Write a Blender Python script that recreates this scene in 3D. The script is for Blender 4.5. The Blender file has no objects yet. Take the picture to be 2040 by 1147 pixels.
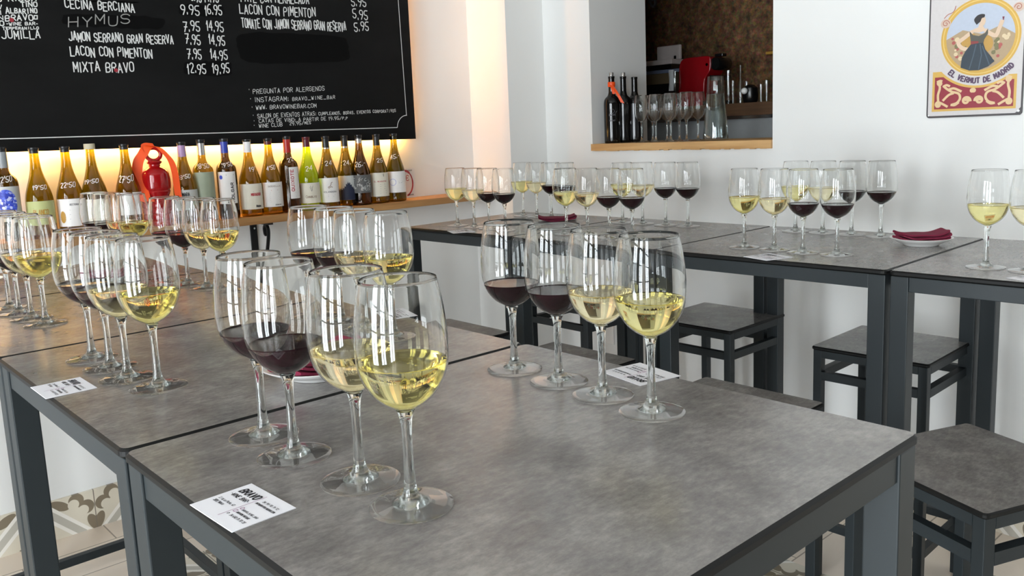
import bpy, bmesh, math, random
from mathutils import Vector, Matrix
random.seed(7)
PI = math.pi
SC = bpy.context.scene
COL = SC.collection

# ------------------------------------------------------------------ camera, sky, light, exposure
TOP = 1.02                                   # table top height; x = along the seams, y = along the rows
CAM_F, CAM_CY, CAM_YAW, CAM_PITCH, CAM_ROLL, CAM_H = 1684.53, 520.30, 0.7316, 0.1517, -0.0420, 0.355
def camera_axes():
    f = Vector((math.sin(CAM_YAW)*math.cos(CAM_PITCH), math.cos(CAM_YAW)*math.cos(CAM_PITCH), -math.sin(CAM_PITCH)))
    r = Vector((math.cos(CAM_YAW), -math.sin(CAM_YAW), 0)); u = r.cross(f)
    c, s = math.cos(CAM_ROLL), math.sin(CAM_ROLL)
    return c*r + s*u, c*u - s*r, f
RT, UP, FW = camera_axes()
EYE = Vector((0, 0, TOP + CAM_H))
cd = bpy.data.cameras.new('camera'); cam = bpy.data.objects.new('camera', cd); COL.objects.link(cam)
cd.sensor_fit = 'HORIZONTAL'; cd.sensor_width = 36; cd.lens = CAM_F/2040*36
cd.shift_y = (CAM_CY - 573.5)/2040; cd.clip_start = .02; cd.clip_end = 100
cam.matrix_world = Matrix(((RT.x, UP.x, -FW.x, EYE.x), (RT.y, UP.y, -FW.y, EYE.y), (RT.z, UP.z, -FW.z, EYE.z), (0, 0, 0, 1)))
SC.camera = cam

W = bpy.data.worlds.new('overcast_sky'); SC.world = W; W.use_nodes = True
W.node_tree.nodes['Background'].inputs[0].default_value = (.88, .95, 1, 1)
W.node_tree.nodes['Background'].inputs[1].default_value = 25.5
SC.view_settings.view_transform = 'Standard'; SC.view_settings.look = 'None'
SC.view_settings.exposure = 0.07; SC.view_settings.gamma = 1; SC.view_settings.use_curve_mapping = False
SC.cycles.use_denoising = True
SC.cycles.max_bounces = 24; SC.cycles.transmission_bounces = 20; SC.cycles.transparent_max_bounces = 40
SC.cycles.diffuse_bounces = 6; SC.cycles.glossy_bounces = 8
SC.cycles.sample_clamp_indirect = 8
X_LEFT, X_RIGHT, Y_BACK, Y_FAR, Z_CEIL = -2.4, 2.93, -2.6, 3.25, 2.85
WINDOWS = [(-1.80, -.90), (-.35, .35), (.75, 1.60)]      # y spans of the street windows in the left wall
WZ0, WZ1 = .08, 2.40
for a, b in WINDOWS:                                        # portals that let the sky in
    l = bpy.data.lights.new('window_daylight', 'AREA'); l.shape = 'RECTANGLE'; l.size = WZ1-WZ0; l.size_y = b-a
    l.cycles.is_portal = True
    o = bpy.data.objects.new('window_daylight', l); COL.objects.link(o)
    o.location = (X_LEFT-.12, (a+b)/2, (WZ0+WZ1)/2); o.rotation_euler = (0, -PI/2, 0)

def at(x, y, axis, val):
    """where the sight line through a photo pixel meets the plane axis = val"""
    d = FW + (x-1020)/CAM_F*RT - (y-CAM_CY)/CAM_F*UP
    return EYE + d*((val-EYE[axis])/d[axis])

# ------------------------------------------------------------------ materials
class Nodes:
    def __init__(s, name):
        s.m = bpy.data.materials.new(name); s.m.use_nodes = True; s.t = s.m.node_tree
        s.b = s.t.nodes['Principled BSDF']; s.out = s.t.nodes['Material Output']
    def n(s, k, **kw):
        x = s.t.nodes.new(k)
        for a, v in kw.items(): setattr(x, a, v)
        return x
    def put(s, sock, v):
        if isinstance(v, bpy.types.NodeSocket): s.t.links.new(v, sock)
        elif v is not None: sock.default_value = v
    def math(s, op, a, b=None, c=None, clamp=False):
        x = s.n('ShaderNodeMath', operation=op, use_clamp=clamp)
        for i, v in enumerate((a, b, c)): s.put(x.inputs[i], v) if v is not None else None
        return x.outputs[0]
    def mix(s, f, a, b, blend='MIX'):
        x = s.n('ShaderNodeMix', data_type='RGBA', blend_type=blend)
        s.put(x.inputs[0], f); s.put(x.inputs[6], a); s.put(x.inputs[7], b)
        return x.outputs[2]
    def pos(s): return s.n('ShaderNodeNewGeometry').outputs['Position']
    def sep(s, v):
        x = s.n('ShaderNodeSeparateXYZ'); s.put(x.inputs[0], v); return x.outputs
    def comb(s, a, b, c=0.):
        x = s.n('ShaderNodeCombineXYZ')
        for i, v in enumerate((a, b, c)): s.put(x.inputs[i], v)
        return x.outputs[0]
    def noise(s, v, scale, detail=4, rough=.55, stretch=None):
        if stretch:
            mp = s.n('ShaderNodeMapping'); s.put(mp.inputs[0], v); mp.inputs['Scale'].default_value = stretch; v = mp.outputs[0]
        x = s.n('ShaderNodeTexNoise'); s.put(x.inputs['Vector'], v)
        x.inputs['Scale'].default_value = scale; x.inputs['Detail'].default_value = detail; x.inputs['Roughness'].default_value = rough
        return x.outputs[0]
    def ramp(s, f, *stops):
        x = s.n('ShaderNodeValToRGB'); s.put(x.inputs[0], f); e = x.color_ramp.elements
        while len(e) < len(stops): e.new(.5)
        for el, (p, c) in zip(e, stops): el.position = p; el.color = rgb(c)
        return x.outputs[0]
    def bump(s, h, strength=.2, dist=.002):
        x = s.n('ShaderNodeBump'); x.inputs['Strength'].default_value = strength; x.inputs['Distance'].default_value = dist
        s.put(x.inputs['Height'], h); s.put(s.b.inputs['Normal'], x.outputs[0])
def rgb(c):
    if isinstance(c, str):
        v = [int(c[i:i+2], 16)/255 for i in (0, 2, 4)]
        return tuple(x/12.92 if x <= .04045 else ((x+.055)/1.055)**2.4 for x in v) + (1,)
    return tuple(c)[:3] + (1,)
def plain(name, c, rough=.5, metal=0., spec=.5, vary=.06, scale=40, bump=0.):
    m = Nodes(name); v = m.noise(m.pos(), scale)
    c = rgb(c); d = tuple(x*(1-vary*2.2) for x in c[:3])
    m.put(m.b.inputs['Base Color'], m.mix(v, c, rgb(d)))
    m.b.inputs['Roughness'].default_value = rough; m.b.inputs['Metallic'].default_value = metal
    m.b.inputs['Specular IOR Level'].default_value = spec
    if bump: m.bump(v, bump)
    return m.m
def thin_glass(name, tint=(1, 1, 1), ior=1.5, gain=1.0):
    """a thin pane: clear straight through, mirror by Fresnel; no bending"""
    m = Nodes(name); tr = m.n('ShaderNodeBsdfTransparent'); tr.inputs[0].default_value = rgb(tint)
    gl = m.n('ShaderNodeBsdfGlossy'); gl.inputs['Roughness'].default_value = .0
    lw = m.n('ShaderNodeLayerWeight'); f0 = ((ior-1)/(ior+1))**2*gain       # Schlick's Fresnel, the same from either side
    fr = m.math('MULTIPLY_ADD', m.math('POWER', lw.outputs['Facing'], 4.5), 1-f0, f0)
    lw.inputs['Blend'].default_value = .5
    mx = m.n('ShaderNodeMixShader'); m.put(mx.inputs[0], fr)
    m.put(mx.inputs[1], tr.outputs[0]); m.put(mx.inputs[2], gl.outputs[0]); m.put(m.out.inputs[0], mx.outputs[0])
    return m.m
def solid_glass(name, tint=(1, 1, 1), ior=1.5):
    m = Nodes(name); g = m.n('ShaderNodeBsdfGlass'); g.inputs['Color'].default_value = rgb(tint)
    g.inputs['Roughness'].default_value = 0; g.inputs['IOR'].default_value = ior
    m.put(m.out.inputs[0], g.outputs[0]); return m.m
def foot_glass():
    m = Nodes('glass_foot'); a = m.n('ShaderNodeBsdfTransparent'); g = m.n('ShaderNodeBsdfGlossy'); g.inputs['Roughness'].default_value = 0
    lw = m.n('ShaderNodeLayerWeight'); lw.inputs['Blend'].default_value = .5
    f = m.math('MULTIPLY_ADD', m.math('POWER', lw.outputs['Facing'], 3.2), .9, .07)
    x = m.n('ShaderNodeMixShader'); m.put(x.inputs[0], f); m.put(x.inputs[1], a.outputs[0]); m.put(x.inputs[2], g.outputs[0])
    s = m.n('ShaderNodeBsdfGlass'); s.inputs['IOR'].default_value = 1.5; s.inputs['Roughness'].default_value = 0
    y = m.n('ShaderNodeMixShader'); y.inputs[0].default_value = .35; m.put(y.inputs[1], x.outputs[0]); m.put(y.inputs[2], s.outputs[0]); m.put(m.out.inputs[0], y.outputs[0]); return m.m
def emit(name, c, k):
    m = Nodes(name); e = m.n('ShaderNodeEmission'); e.inputs[0].default_value = rgb(c); e.inputs[1].default_value = k
    m.put(m.out.inputs[0], e.outputs[0]); return m.m
def wood(name, a, b, stretch=(.9, 14, 14), rough=.55):
    m = Nodes(name); v = m.noise(m.pos(), 3.2, 6, .6, stretch); k = m.noise(m.pos(), 5, 2)
    c = m.ramp(v, (.3, a), (.7, b)); m.put(m.b.inputs['Base Color'], m.mix(m.math('MULTIPLY', k, .4), c, rgb(a)))
    m.b.inputs['Roughness'].default_value = rough; m.bump(v, .15); return m.m

def tile_pattern(m, p, q, size=.2):
    """cement tile: mirrored diagonal bands, scrolls and leaves, in taupe, grey and cream"""
    def mirror(x):
        f = m.math('FRACT', m.math('DIVIDE', x, 2*size)); return m.math('ABSOLUTE', m.math('SUBTRACT', m.math('MULTIPLY', f, 2.), 1.))
    a, b = mirror(p), mirror(q)
    def disc(cx, cy, r, sx=1., sy=1., rot=0.):
        c, s = math.cos(rot), math.sin(rot)
        dx, dy = m.math('SUBTRACT', a, cx), m.math('SUBTRACT', b, cy)
        ux = m.math('MULTIPLY', m.math('ADD', m.math('MULTIPLY', dx, c), m.math('MULTIPLY', dy, s)), 1/sx)
        uy = m.math('MULTIPLY', m.math('SUBTRACT', m.math('MULTIPLY', dy, c), m.math('MULTIPLY', dx, s)), 1/sy)
        return m.math('LESS_THAN', m.math('SQRT', m.math('ADD', m.math('MULTIPLY', ux, ux), m.math('MULTIPLY', uy, uy))), r)
    cream, taupe, grey, white = rgb('DCD4C2'), rgb('857966'), rgb('BDB9AE'), rgb('F0ECE4')
    col = cream
    for args in ((.30, .86, .13), (.14, .70, .13), (.86, .30, .13), (.70, .14, .13), (.15, .42, .12, .7, 1.5, .5), (.42, .15, .12, 1.5, .7, .5), (.95, .62, .12, .7, 1.4, -.4), (.62, .95, .12, 1.4, .7, -.4)):
        col = m.mix(disc(*args), col, taupe)
    for args in ((.35, .80, .095), (.20, .65, .095), (.80, .35, .095), (.65, .20, .095)):
        col = m.mix(disc(*args), col, cream)
    d = m.math('ABSOLUTE', m.math('SUBTRACT', a, b))
    col = m.mix(m.math('LESS_THAN', d, .17), col, white)
    col = m.mix(m.math('LESS_THAN', d, .085), col, grey)
    col = m.mix(disc(.0, .0, .2), col, taupe); col = m.mix(disc(.0, .0, .12), col, cream)
    col = m.mix(disc(1., 1., .26), col, taupe); col = m.mix(disc(.86, .86, .12), col, cream)
    gr = m.math('MINIMUM', m.math('MINIMUM', a, b), m.math('MINIMUM', m.math('SUBTRACT', 1., a), m.math('SUBTRACT', 1., b)))
    return m.mix(m.math('LESS_THAN', gr, .008), col, rgb('7d7468'))
def tile_wall(name, axis):
    m = Nodes(name); P = m.sep(m.pos()); m.put(m.b.inputs['Base Color'], tile_pattern(m, P[axis], m.math('ADD', P[2], .05)))
    m.b.inputs['Roughness'].default_value = .35; return m.m
def floor_material():
    m = Nodes('floor_tiles'); P = m.sep(m.pos())
    br = m.n('ShaderNodeTexBrick'); m.put(br.inputs['Vector'], m.comb(m.math('ADD', P[0], .08), m.math('ADD', P[1], .11)))
    br.inputs['Color1'].default_value = rgb('F2E5D6'); br.inputs['Color2'].default_value = rgb('EADAC8'); br.inputs['Mortar'].default_value = rgb('a39585')
    br.inputs['Scale'].default_value = 1; br.inputs['Mortar Size'].default_value = .0025; br.inputs['Brick Width'].default_value = .6; br.inputs['Row Height'].default_value = .2
    mask = m.math('MULTIPLY', m.math('LESS_THAN', P[0], 2.29), m.math('LESS_THAN', P[1], 2.76))
    m.put(m.b.inputs['Base Color'], m.mix(mask, br.outputs[0], tile_pattern(m, P[0], P[1])))
    m.b.inputs['Roughness'].default_value = .32; return m.m
def plaster(name, c='EDEDEB'):
    m = Nodes(name); v = m.noise(m.pos(), 2.2, 5); k = m.noise(m.pos(), 60, 3)
    c = rgb(c); m.put(m.b.inputs['Base Color'], m.mix(v, c, tuple(x*.93 for x in c[:3])+(1,)))
    m.b.inputs['Roughness'].default_value = .6; m.b.inputs['Specular IOR Level'].default_value = .25; m.bump(k, .06, .002); return m.m
def stone_laminate():
    m = Nodes('grey_stone_laminate'); p = m.pos()
    a = m.noise(p, 13, 10, .72); b = m.noise(p, 60, 8, .75, (1, 2.4, 1)); c = m.noise(p, 3.2, 3)
    x = m.math('ADD', m.math('MULTIPLY', a, .6), m.math('MULTIPLY', b, .4))
    col = m.ramp(x, (.37, '5f5c5a'), (.5, '7b7774'), (.63, '999590'))
    w = m.noise(p, 5.5, 4, .6, (1.3, .8, 1)); col = m.mix(m.math('MULTIPLY', c, .22), col, rgb('858280')); col = m.mix(m.ramp(w, (.45, '000000'), (.7, '555555')), col, rgb('83776b'))
    m.put(m.b.inputs['Base Color'], col); m.b.inputs['Roughness'].default_value = .25; m.b.inputs['Specular IOR Level'].default_value = .75
    m.bump(b, .025, .001); return m.m
def cork():
    m = Nodes('cork_board'); v = m.n('ShaderNodeTexVoronoi'); m.put(v.inputs['Vector'], m.pos()); v.inputs['Scale'].default_value = 75
    n = m.noise(m.pos(), 20, 6, .7)
    col = m.ramp(n, (.35, '3f2c1b'), (.52, '6b4d31'), (.68, '8d6b48'))
    m.put(m.b.inputs['Base Color'], m.mix(.35, col, v.outputs['Color'], 'SOFT_LIGHT')); m.b.inputs['Roughness'].default_value = .9; return m.m
def chalk_face():
    m = Nodes('blackboard_face'); P = m.pos(); n = m.noise(P, 3, 5, .6, (1, 1, 3)); f = m.noise(P, 30, 3)
    col = m.ramp(n, (.35, '0b0b0b'), (.7, '141414')); m.put(m.b.inputs['Base Color'], m.mix(m.math('MULTIPLY', f, .25), col, rgb('191919')))
    m.b.inputs['Roughness'].default_value = .7; m.b.inputs['Specular IOR Level'].default_value = .16; return m.m

M = dict(
    frontwall=plaster('grey_front_wall', '77736f'), backwall=plaster('dark_back_wall', '3a3532'), wall=plaster('white_plaster'), ceil=plaster('ceiling_paint', 'CFCCC8'), floor=floor_material(),
    tile_x=tile_wall('skirting_tiles_far', 0), tile_y=tile_wall('skirting_tiles_side', 1),
    top=stone_laminate(), edge=plain('black_laminate_core', '0e0e0e', .5, 0, .25), steel=plain('dark_grey_steel', '23292c', .45, 0, .35, .04, 60),
    seat=stone_laminate(), cork=cork(), board=chalk_face(), frame=plain('black_board_edge', '0d0d0d', .5),
    chalk=plain('white_chalk', 'DEDEDC', .9), dull=plain('faint_chalk', '9b9a97', .9), wiped=plain('wiped_black', '090909', .8, 0, .10), redchalk=plain('red_chalk', '9a2a35', .9),
    bowl=solid_glass('wine_glass_bowl', (.995, .998, .996), 1.41), foot=foot_glass(), clear=thin_glass('clear_glass', (.97, .985, .98), 1.5, 1.2), stem=solid_glass('clear_stem_glass', (.97, .985, .98), 1.5),
    white=solid_glass('white_wine', (.97, .93, .65), 1.33), pale=solid_glass('pale_white_wine', (.98, .935, .77), 1.33),
    water=solid_glass('water', (.95, .98, .99), 1.33),
    shelf=wood('oak_shelf', '94683c', 'C4935c'), sill=wood('sill_wood', 'B98C57', 'DDB57F', (14, .9, 14)), worktop=wood('dark_worktop', '4a331f', '6b4b2f', (14, .9, 14)),
    card=plain('white_card', 'EEEDF2', .6, vary=.01), ink=plain('black_ink', '17151c', .7), pink=plain('pink_ink', 'A56A93', .7), plate=plain('white_porcelain', 'F2F1EE', .12, vary=.01),
    napkin=plain('burgundy_cloth', '7c1638', .9, vary=.15, scale=300, bump=.3), iron=plain('wrought_iron', '1b1b1c', .5, .4),
    led=emit('warm_led', (1, .53, .12), 88), led_side=emit('warm_led_side', (1, .38, .045), 48), orange=plain('orange_ribbon_satin', 'F4520e', .4), redglaze=plain('red_glaze', 'A30f14', .12, vary=.1),
    black=plain('black_plastic', '101011', .25), redplastic=plain('red_plastic', '8e0f17', .22), offwhite=plain('off_white_plastic', 'D9CFCB', .4), chrome=plain('chrome', 'D5D5D5', .12, 1),
    grey=plain('grey_panel', '9a9d9e', .5), brown=plain('brown_cardboard', '6a5a40', .8), bluegrey=plain('blue_grey_plastic', '77829a', .4), paper=plain('white_paper', 'E8E8EA', .7, vary=.01),
    amber=thin_glass('amber_bottle_glass', (.46, .38, .035), 1.5), brownglass=thin_glass('brown_bottle_glass', (.22, .16, .025), 1.5), olive=thin_glass('olive_bottle_glass', (.36, .31, .03), 1.5),
    lime=thin_glass('lime_bottle_glass', (.55, .74, .03), 1.5), darkglass=plain('dark_bottle_glass', '0c0b0a', .06, vary=.02),
    capwhite=plain('white_capsule', 'E9E6E6', .4), capsilver=plain('silver_capsule', 'C9C6C3', .25, .8), capblue=plain('blue_capsule', '2b3fa6', .35), capred=plain('red_capsule', 'B3241f', .35),
    capwine=plain('wine_capsule', '5a1420', .35), capblack=plain('black_capsule', '161719', .35), capgrey=plain('grey_capsule', '8d9296', .4), caplilac=plain('lilac_capsule', 'A98ab0', .4), cork_=plain('cork_cap', 'C9BFA4', .7),
    labwhite=plain('white_label', 'E9E5E2', .6, vary=.02), labgrey=plain('grey_label', 'BFC1BE', .6, vary=.03), lablime=plain('pale_green_label', 'BEC183', .6), labolive=plain('sage_label', '98A08A', .6),
    labcream=plain('cream_label', 'E3DCCB', .6), labnavy=plain('navy_label', '1d2540', .6), labstone=plain('grey_patterned_label', '6e6f70', .6, vary=.3, scale=160), labdark=plain('black_label', '17171a', .5),
    inkred=plain('red_ink', 'B5424a', .7), inkblue=plain('blue_ink', '3f56c8', .7), inkgrey=plain('grey_ink', '6d6a70', .7), inkbrown=plain('brown_ink', '8a6b58', .7), gold=plain('gold_ink', 'B98c3b', .5),
)
def red_wine():
    m = Nodes('red_wine'); m.b.inputs['Base Color'].default_value = (.016, .0012, .004, 1); m.b.inputs['Roughness'].default_value = .02
    m.b.inputs['Specular IOR Level'].default_value = .06; return m.m
M['red'] = red_wine()
def mosaic():
    m = Nodes('blue_mosaic_print'); v = m.n('ShaderNodeTexVoronoi'); m.put(v.inputs['Vector'], m.pos()); v.inputs['Scale'].default_value = 130
    s = m.sep(v.outputs['Color']); m.put(m.b.inputs['Base Color'], m.ramp(s[0], (.1, '1d2fa0'), (.45, '4a63d8'), (.62, 'DDE2F4'), (.9, '2d3fb8'))); return m.m
M['mosaic'] = mosaic()

# ------------------------------------------------------------------ mesh helpers
LIFT = [0.]                                                # overlapping pen strokes sit a hair above one another
class MB:
    def __init__(s): s.v = []; s.f = []; s.mi = []
    def add(s, vs, fs, mi=0):
        k = len(s.v); s.v += [tuple(v) for v in vs]; s.f += [tuple(i+k for i in f) for f in fs]; s.mi += [mi]*len(fs); return s
    def box(s, x0, x1, y0, y1, z0, z1, mi=0):
        return s.add([(x, y, z) for z in (z0, z1) for y in (y0, y1) for x in (x0, x1)],
                     [(0, 2, 3, 1), (4, 5, 7, 6), (0, 1, 5, 4), (2, 6, 7, 3), (0, 4, 6, 2), (1, 3, 7, 5)], mi)
    def bar(s, a, b, w, h, upv=(0, 0, 1), mi=0):
        a, b = Vector(a), Vector(b); d = (b-a).normalized(); u = Vector(upv); x = d.cross(u).normalized()*w/2; y = x.cross(d).normalized()*h/2
        vs = [p+i*x+j*y for p in (a, b) for j in (-1, 1) for i in (-1, 1)]
        return s.add(vs, [(0, 1, 3, 2), (4, 6, 7, 5), (0, 4, 5, 1), (2, 3, 7, 6), (0, 2, 6, 4), (1, 5, 7, 3)], mi)
    def lathe(s, prof, n=40, c=(0, 0, 0), cap0=True, cap1=True, mi=0):
        vs, fs = [], []
        for r, z in prof:
            vs += [(c[0]+r*math.cos(2*PI*i/n), c[1]+r*math.sin(2*PI*i/n), c[2]+z) for i in range(n)]
        for k in range(len(prof)-1):
            for i in range(n):
                j = (i+1) % n; fs.append((k*n+i, k*n+j, (k+1)*n+j, (k+1)*n+i))
        if cap0: fs.append(tuple(range(n-1, -1, -1)))
        if cap1: fs.append(tuple(range((len(prof)-1)*n, len(prof)*n)))
        return s.add(vs, fs, mi)
    def prism(s, pts, z0, z1, mi=0, mtop=None):
        n = len(pts); vs = [(x, y, z0) for x, y in pts]+[(x, y, z1) for x, y in pts]
        s.add(vs, [tuple(range(n-1, -1, -1))]+[(i, (i+1) % n, n+(i+1) % n, n+i) for i in range(n)], mi)
        s.add([(x, y, z1) for x, y in pts], [tuple(range(n))], mi if mtop is None else mtop); return s
    def tube(s, pts, r, n=8, closed=False, mi=0):
        pts = [Vector(p) for p in pts]; m = len(pts); rs = r if isinstance(r, (list, tuple)) else [r]*m
        ref = Vector((0, 0, 1)); rings = []
        for i, p in enumerate(pts):
            a = pts[(i-1) % m] if (closed or i > 0) else p; b = pts[(i+1) % m] if (closed or i < m-1) else p
            d = (b-a).normalized()
            if abs(d.dot(ref)) > .95: ref = Vector((1, 0, 0)) if abs(d.x) < .9 else Vector((0, 1, 0))
            x = d.cross(ref).normalized(); y = d.cross(x).normalized(); ref = y*-1 if abs(y.dot(d)) < .1 else ref
            ref = x.cross(d).normalized()
            rings.append([p+rs[i]*(math.cos(2*PI*k/n)*x+math.sin(2*PI*k/n)*ref) for k in range(n)])
        vs = [v for q in rings for v in q]; fs = []
        for i in range(m if closed else m-1):
            for k in range(n): a = i*n; b = ((i+1) % m)*n; fs.append((a+k, a+(k+1) % n, b+(k+1) % n, b+k))
        if not closed: fs += [tuple(range(n-1, -1, -1)), tuple(range((m-1)*n, m*n))]
        return s.add(vs, fs, mi)
    def band(s, pts, wv, t, mi=0):
        """a strap of width vector wv along pts, thickness t"""
        pts = [Vector(p) for p in pts]; m = len(pts); vs, fs = [], []
        for i, p in enumerate(pts):
            w = Vector(wv[i] if isinstance(wv, list) else wv)/2; d = (pts[min(i+1, m-1)]-pts[max(i-1, 0)]).normalized(); nn = d.cross(w).normalized()*t/2
            vs += [p-w-nn, p+w-nn, p+w+nn, p-w+nn]
        for i in range(m-1):
            for k in range(4): a = 4*i; b = a+4; fs.append((a+k, a+(k+1) % 4, b+(k+1) % 4, b+k))
        fs += [(3, 2, 1, 0), (4*m-4, 4*m-3, 4*m-2, 4*m-1)]
        return s.add(vs, fs, mi)
    def strokes(s, lines, w, mp, mi=0):
        """flat pen strokes: lines of (s,t) points drawn w wide and laid on a surface by mp(s,t)"""
        def corner(a, b, c):
            u, v = Vector((b[0]-a[0], b[1]-a[1])), Vector((c[0]-b[0], c[1]-b[1]))
            return u.length > 1e-9 and v.length > 1e-9 and u.angle(v) > .62
        runs = []
        for L in lines:
            if len(L) < 2: continue
            cur = [L[0]]
            for i in range(1, len(L)):
                cur.append(L[i])
                if i < len(L)-1 and corner(L[i-1], L[i], L[i+1]): runs.append(cur); cur = [L[i]]
            runs.append(cur)
        for kr, L in enumerate(runs):
            P = [Vector((a, b)) for a, b in L]; vs = []
            closed = len(P) > 3 and (P[0]-P[-1]).length < 1e-6
            for i, p in enumerate(P):
                a = P[i-1] if i else (P[-2] if closed else p); b = P[i+1] if i < len(P)-1 else (P[1] if closed else p)
                d = b-a; d = d.normalized() if d.length > 1e-9 else Vector((1, 0)); nn = Vector((-d.y, d.x))*w/2
                e = Vector((0, 0))
                if not closed and i == 0: e = -d*w*.35
                if not closed and i == len(P)-1: e = d*w*.35
                LIFT[0] = (kr % 24)*1.1e-5+i*1.2e-6; vs += [mp(*(p+e+nn)), mp(*(p+e-nn))]
            s.add(vs, [(2*i+1, 2*i+3, 2*i+2, 2*i) for i in range(len(P)-1)], mi)
        LIFT[0] = 0.; return s
    def patch(s, pts, mp, mi=0):
        return s.add([mp(a, b) for a, b in pts], [tuple(range(len(pts)))], mi)
    def build(s, name, mats, parent=None, smooth=None, loc=(0, 0, 0), rotz=0., bevel=0.):
        me = bpy.data.meshes.new(name); me.from_pydata(s.v, [], s.f)
        for m in (mats if isinstance(mats, (list, tuple)) else [mats]): me.materials.append(m)
        me.polygons.foreach_set('material_index', s.mi)
        bm = bmesh.new(); bm.from_mesh(me)
        bmesh.ops.remove_doubles(bm, verts=bm.verts, dist=1e-6)
        bmesh.ops.recalc_face_normals(bm, faces=bm.faces) if smooth != 'flat' else None
        if bevel: bmesh.ops.bevel(bm, geom=list(bm.edges), offset=bevel, segments=2, profile=.5, affect='EDGES', clamp_overlap=True)
        bm.to_mesh(me); bm.free()
        if isinstance(smooth, (int, float)): me.shade_smooth(); me.set_sharp_from_angle(angle=math.radians(smooth))
        o = bpy.data.objects.new(name, me); COL.objects.link(o); o.location = loc; o.rotation_euler = (0, 0, rotz)
        if parent: o.parent = parent
        return o
def tag(o, label=None, cat=None, group=None, kind=None):
    for k, v in (('label', label), ('category', cat), ('group', group), ('kind', kind)):
        if v: o[k] = v
    return o
def thing(name, label, cat, loc=(0, 0, 0), rotz=0., group=None):
    o = bpy.data.objects.new(name, None); COL.objects.link(o); o.empty_display_size = .05
    o.location = loc; o.rotation_euler = (0, 0, rotz); return tag(o, label, cat, group)
def structure(o): o['kind'] = 'structure'; return o
def copy_tree(o, parent=None):
    c = o.copy(); COL.objects.link(c); c.parent = parent
    for ch in list(o.children): copy_tree(ch, c)
    return c
def rounded(x0, x1, y0, y1, r, n=5):
    out = []
    for cx, cy, a in ((x1-r, y1-r, 0), (x0+r, y1-r, 90), (x0+r, y0+r, 180), (x1-r, y0+r, 270)):
        out += [(cx+r*math.cos(math.radians(a+90*i/n)), cy+r*math.sin(math.radians(a+90*i/n))) for i in range(n+1)]
    return out
def spline(pts, k=5):
    """Catmull-Rom through 2-D or 3-D points"""
    P = [Vector(p) for p in pts]; out = []
    for i in range(len(P)-1):
        a, b, c, d = P[max(i-1, 0)], P[i], P[i+1], P[min(i+2, len(P)-1)]
        for j in range(k):
            t = j/k; out.append(.5*((2*b)+(c-a)*t+(2*a-5*b+4*c-d)*t*t+(3*b-a-3*c+d)*t**3))
    return [tuple(p) for p in out+[P[-1]]]

# a one-line pen alphabet on a 4 x 6 grid
GL = {'A': '00,26,40;12,32', 'B': '00,06,36,45,44,33,03;33,42,41,30,00', 'C': '45,36,16,05,01,10,30,41', 'D': '00,06,26,44,42,20,00', 'E': '46,06,00,40;03,33', 'F': '46,06,00;03,33',
      'G': '45,36,16,05,01,10,30,41,43,23', 'H': '00,06;40,46;03,43', 'I': '20,26', 'J': '46,41,30,10,01', 'K': '00,06;46,03,40', 'L': '06,00,40', 'M': '00,06,22,46,40', 'N': '00,06,40,46',
      'O': '16,05,01,10,30,41,45,36,16', 'P': '00,06,36,45,44,33,03', 'Q': '16,05,01,10,30,41,45,36,16;21,40', 'R': '00,06,36,45,44,33,03;23,40', 'S': '45,36,16,05,04,13,33,42,41,30,10,01',
      'T': '06,46;26,20', 'U': '06,01,10,30,41,46', 'V': '06,20,46', 'W': '06,10,24,30,46', 'X': '06,40;00,46', 'Y': '06,23,46;23,20', 'Z': '06,46,00,40',
      '0': '16,05,01,10,30,41,45,36,16', '1': '14,26,20', '2': '05,16,36,45,44,00,40', '3': '05,16,36,45,44,33,13;33,42,41,30,10,01', '4': '30,36,02,42', '5': '46,06,03,33,42,41,30,10,01',
      '6': '46,26,04,01,10,30,41,42,33,13,02', '7': '06,46,10;13,43', '8': '16,05,04,13,33,42,41,30,10,01,02,13,33,44,45,36,16', '9': '43,13,04,05,16,36,45,43,20',
      '.': '20,21', ',': '21,10', ':': '21,20;24,23', '-': '13,33', '_': '00,40', "'": '26,24', '/': '00,46', '@': '33,13,11,31,34,14,02,10,40', '€': '45,36,16,05,01,10,30,41;03,33', '·': '23,24', 'Ñ': '00,06,40,46'}
NARROW = {'I': (1.4, 2.6), '1': (.9, 2.4), '.': (1.5, 2.5), ',': (.8, 2.4), ':': (1.4, 2.6), "'": (1.5, 2.5), '·': (1.4, 2.6), '-': (.8, 3.2), ' ': (0, 2.4)}
ROUND = set('BCDGJOPQRSU02356789€@')
def pen(text, s0, s1, t0, t1, h, shear=0., jit=.0, loose=1.8):
    """strokes of a line of text from (s0,t0) to (s1,t1), h tall"""
    xs, x = [], 0.
    for ch in text:
        a, b = NARROW.get(ch, (0, 4)); k = .78 if ch.islower() else 1.
        xs.append((x, a, k)); x += (b-a)*k+loose
    x -= loose; sc = (s1-s0)/x; out = []
    for (ox, a, k), ch in zip(xs, text):
        g = GL.get(ch.upper())
        if not g: continue
        jx, jy = random.uniform(-jit, jit), random.uniform(-jit, jit)
        for st in g.split(';'):
            P = [(float(c[0]), float(c[1])) for c in st.split(',')]
            if ch.upper() in ROUND and len(P) > 3:
                for _ in range(2):
                    q = [P[0]]
                    for u, v in zip(P, P[1:]): q += [(u[0]*.75+v[0]*.25, u[1]*.75+v[1]*.25), (u[0]*.25+v[0]*.75, u[1]*.25+v[1]*.75)]
                    P = q+[P[-1]]
            L = []
            for px, py in P:
                y = py/6*h*k + jy*h; u = s0+(ox+(px-a)*k+jx)*sc + shear*y
                L.append((u, t0+(t1-t0)*(u-s0)/(s1-s0)+y))
            out.append(L)
    return out
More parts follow.
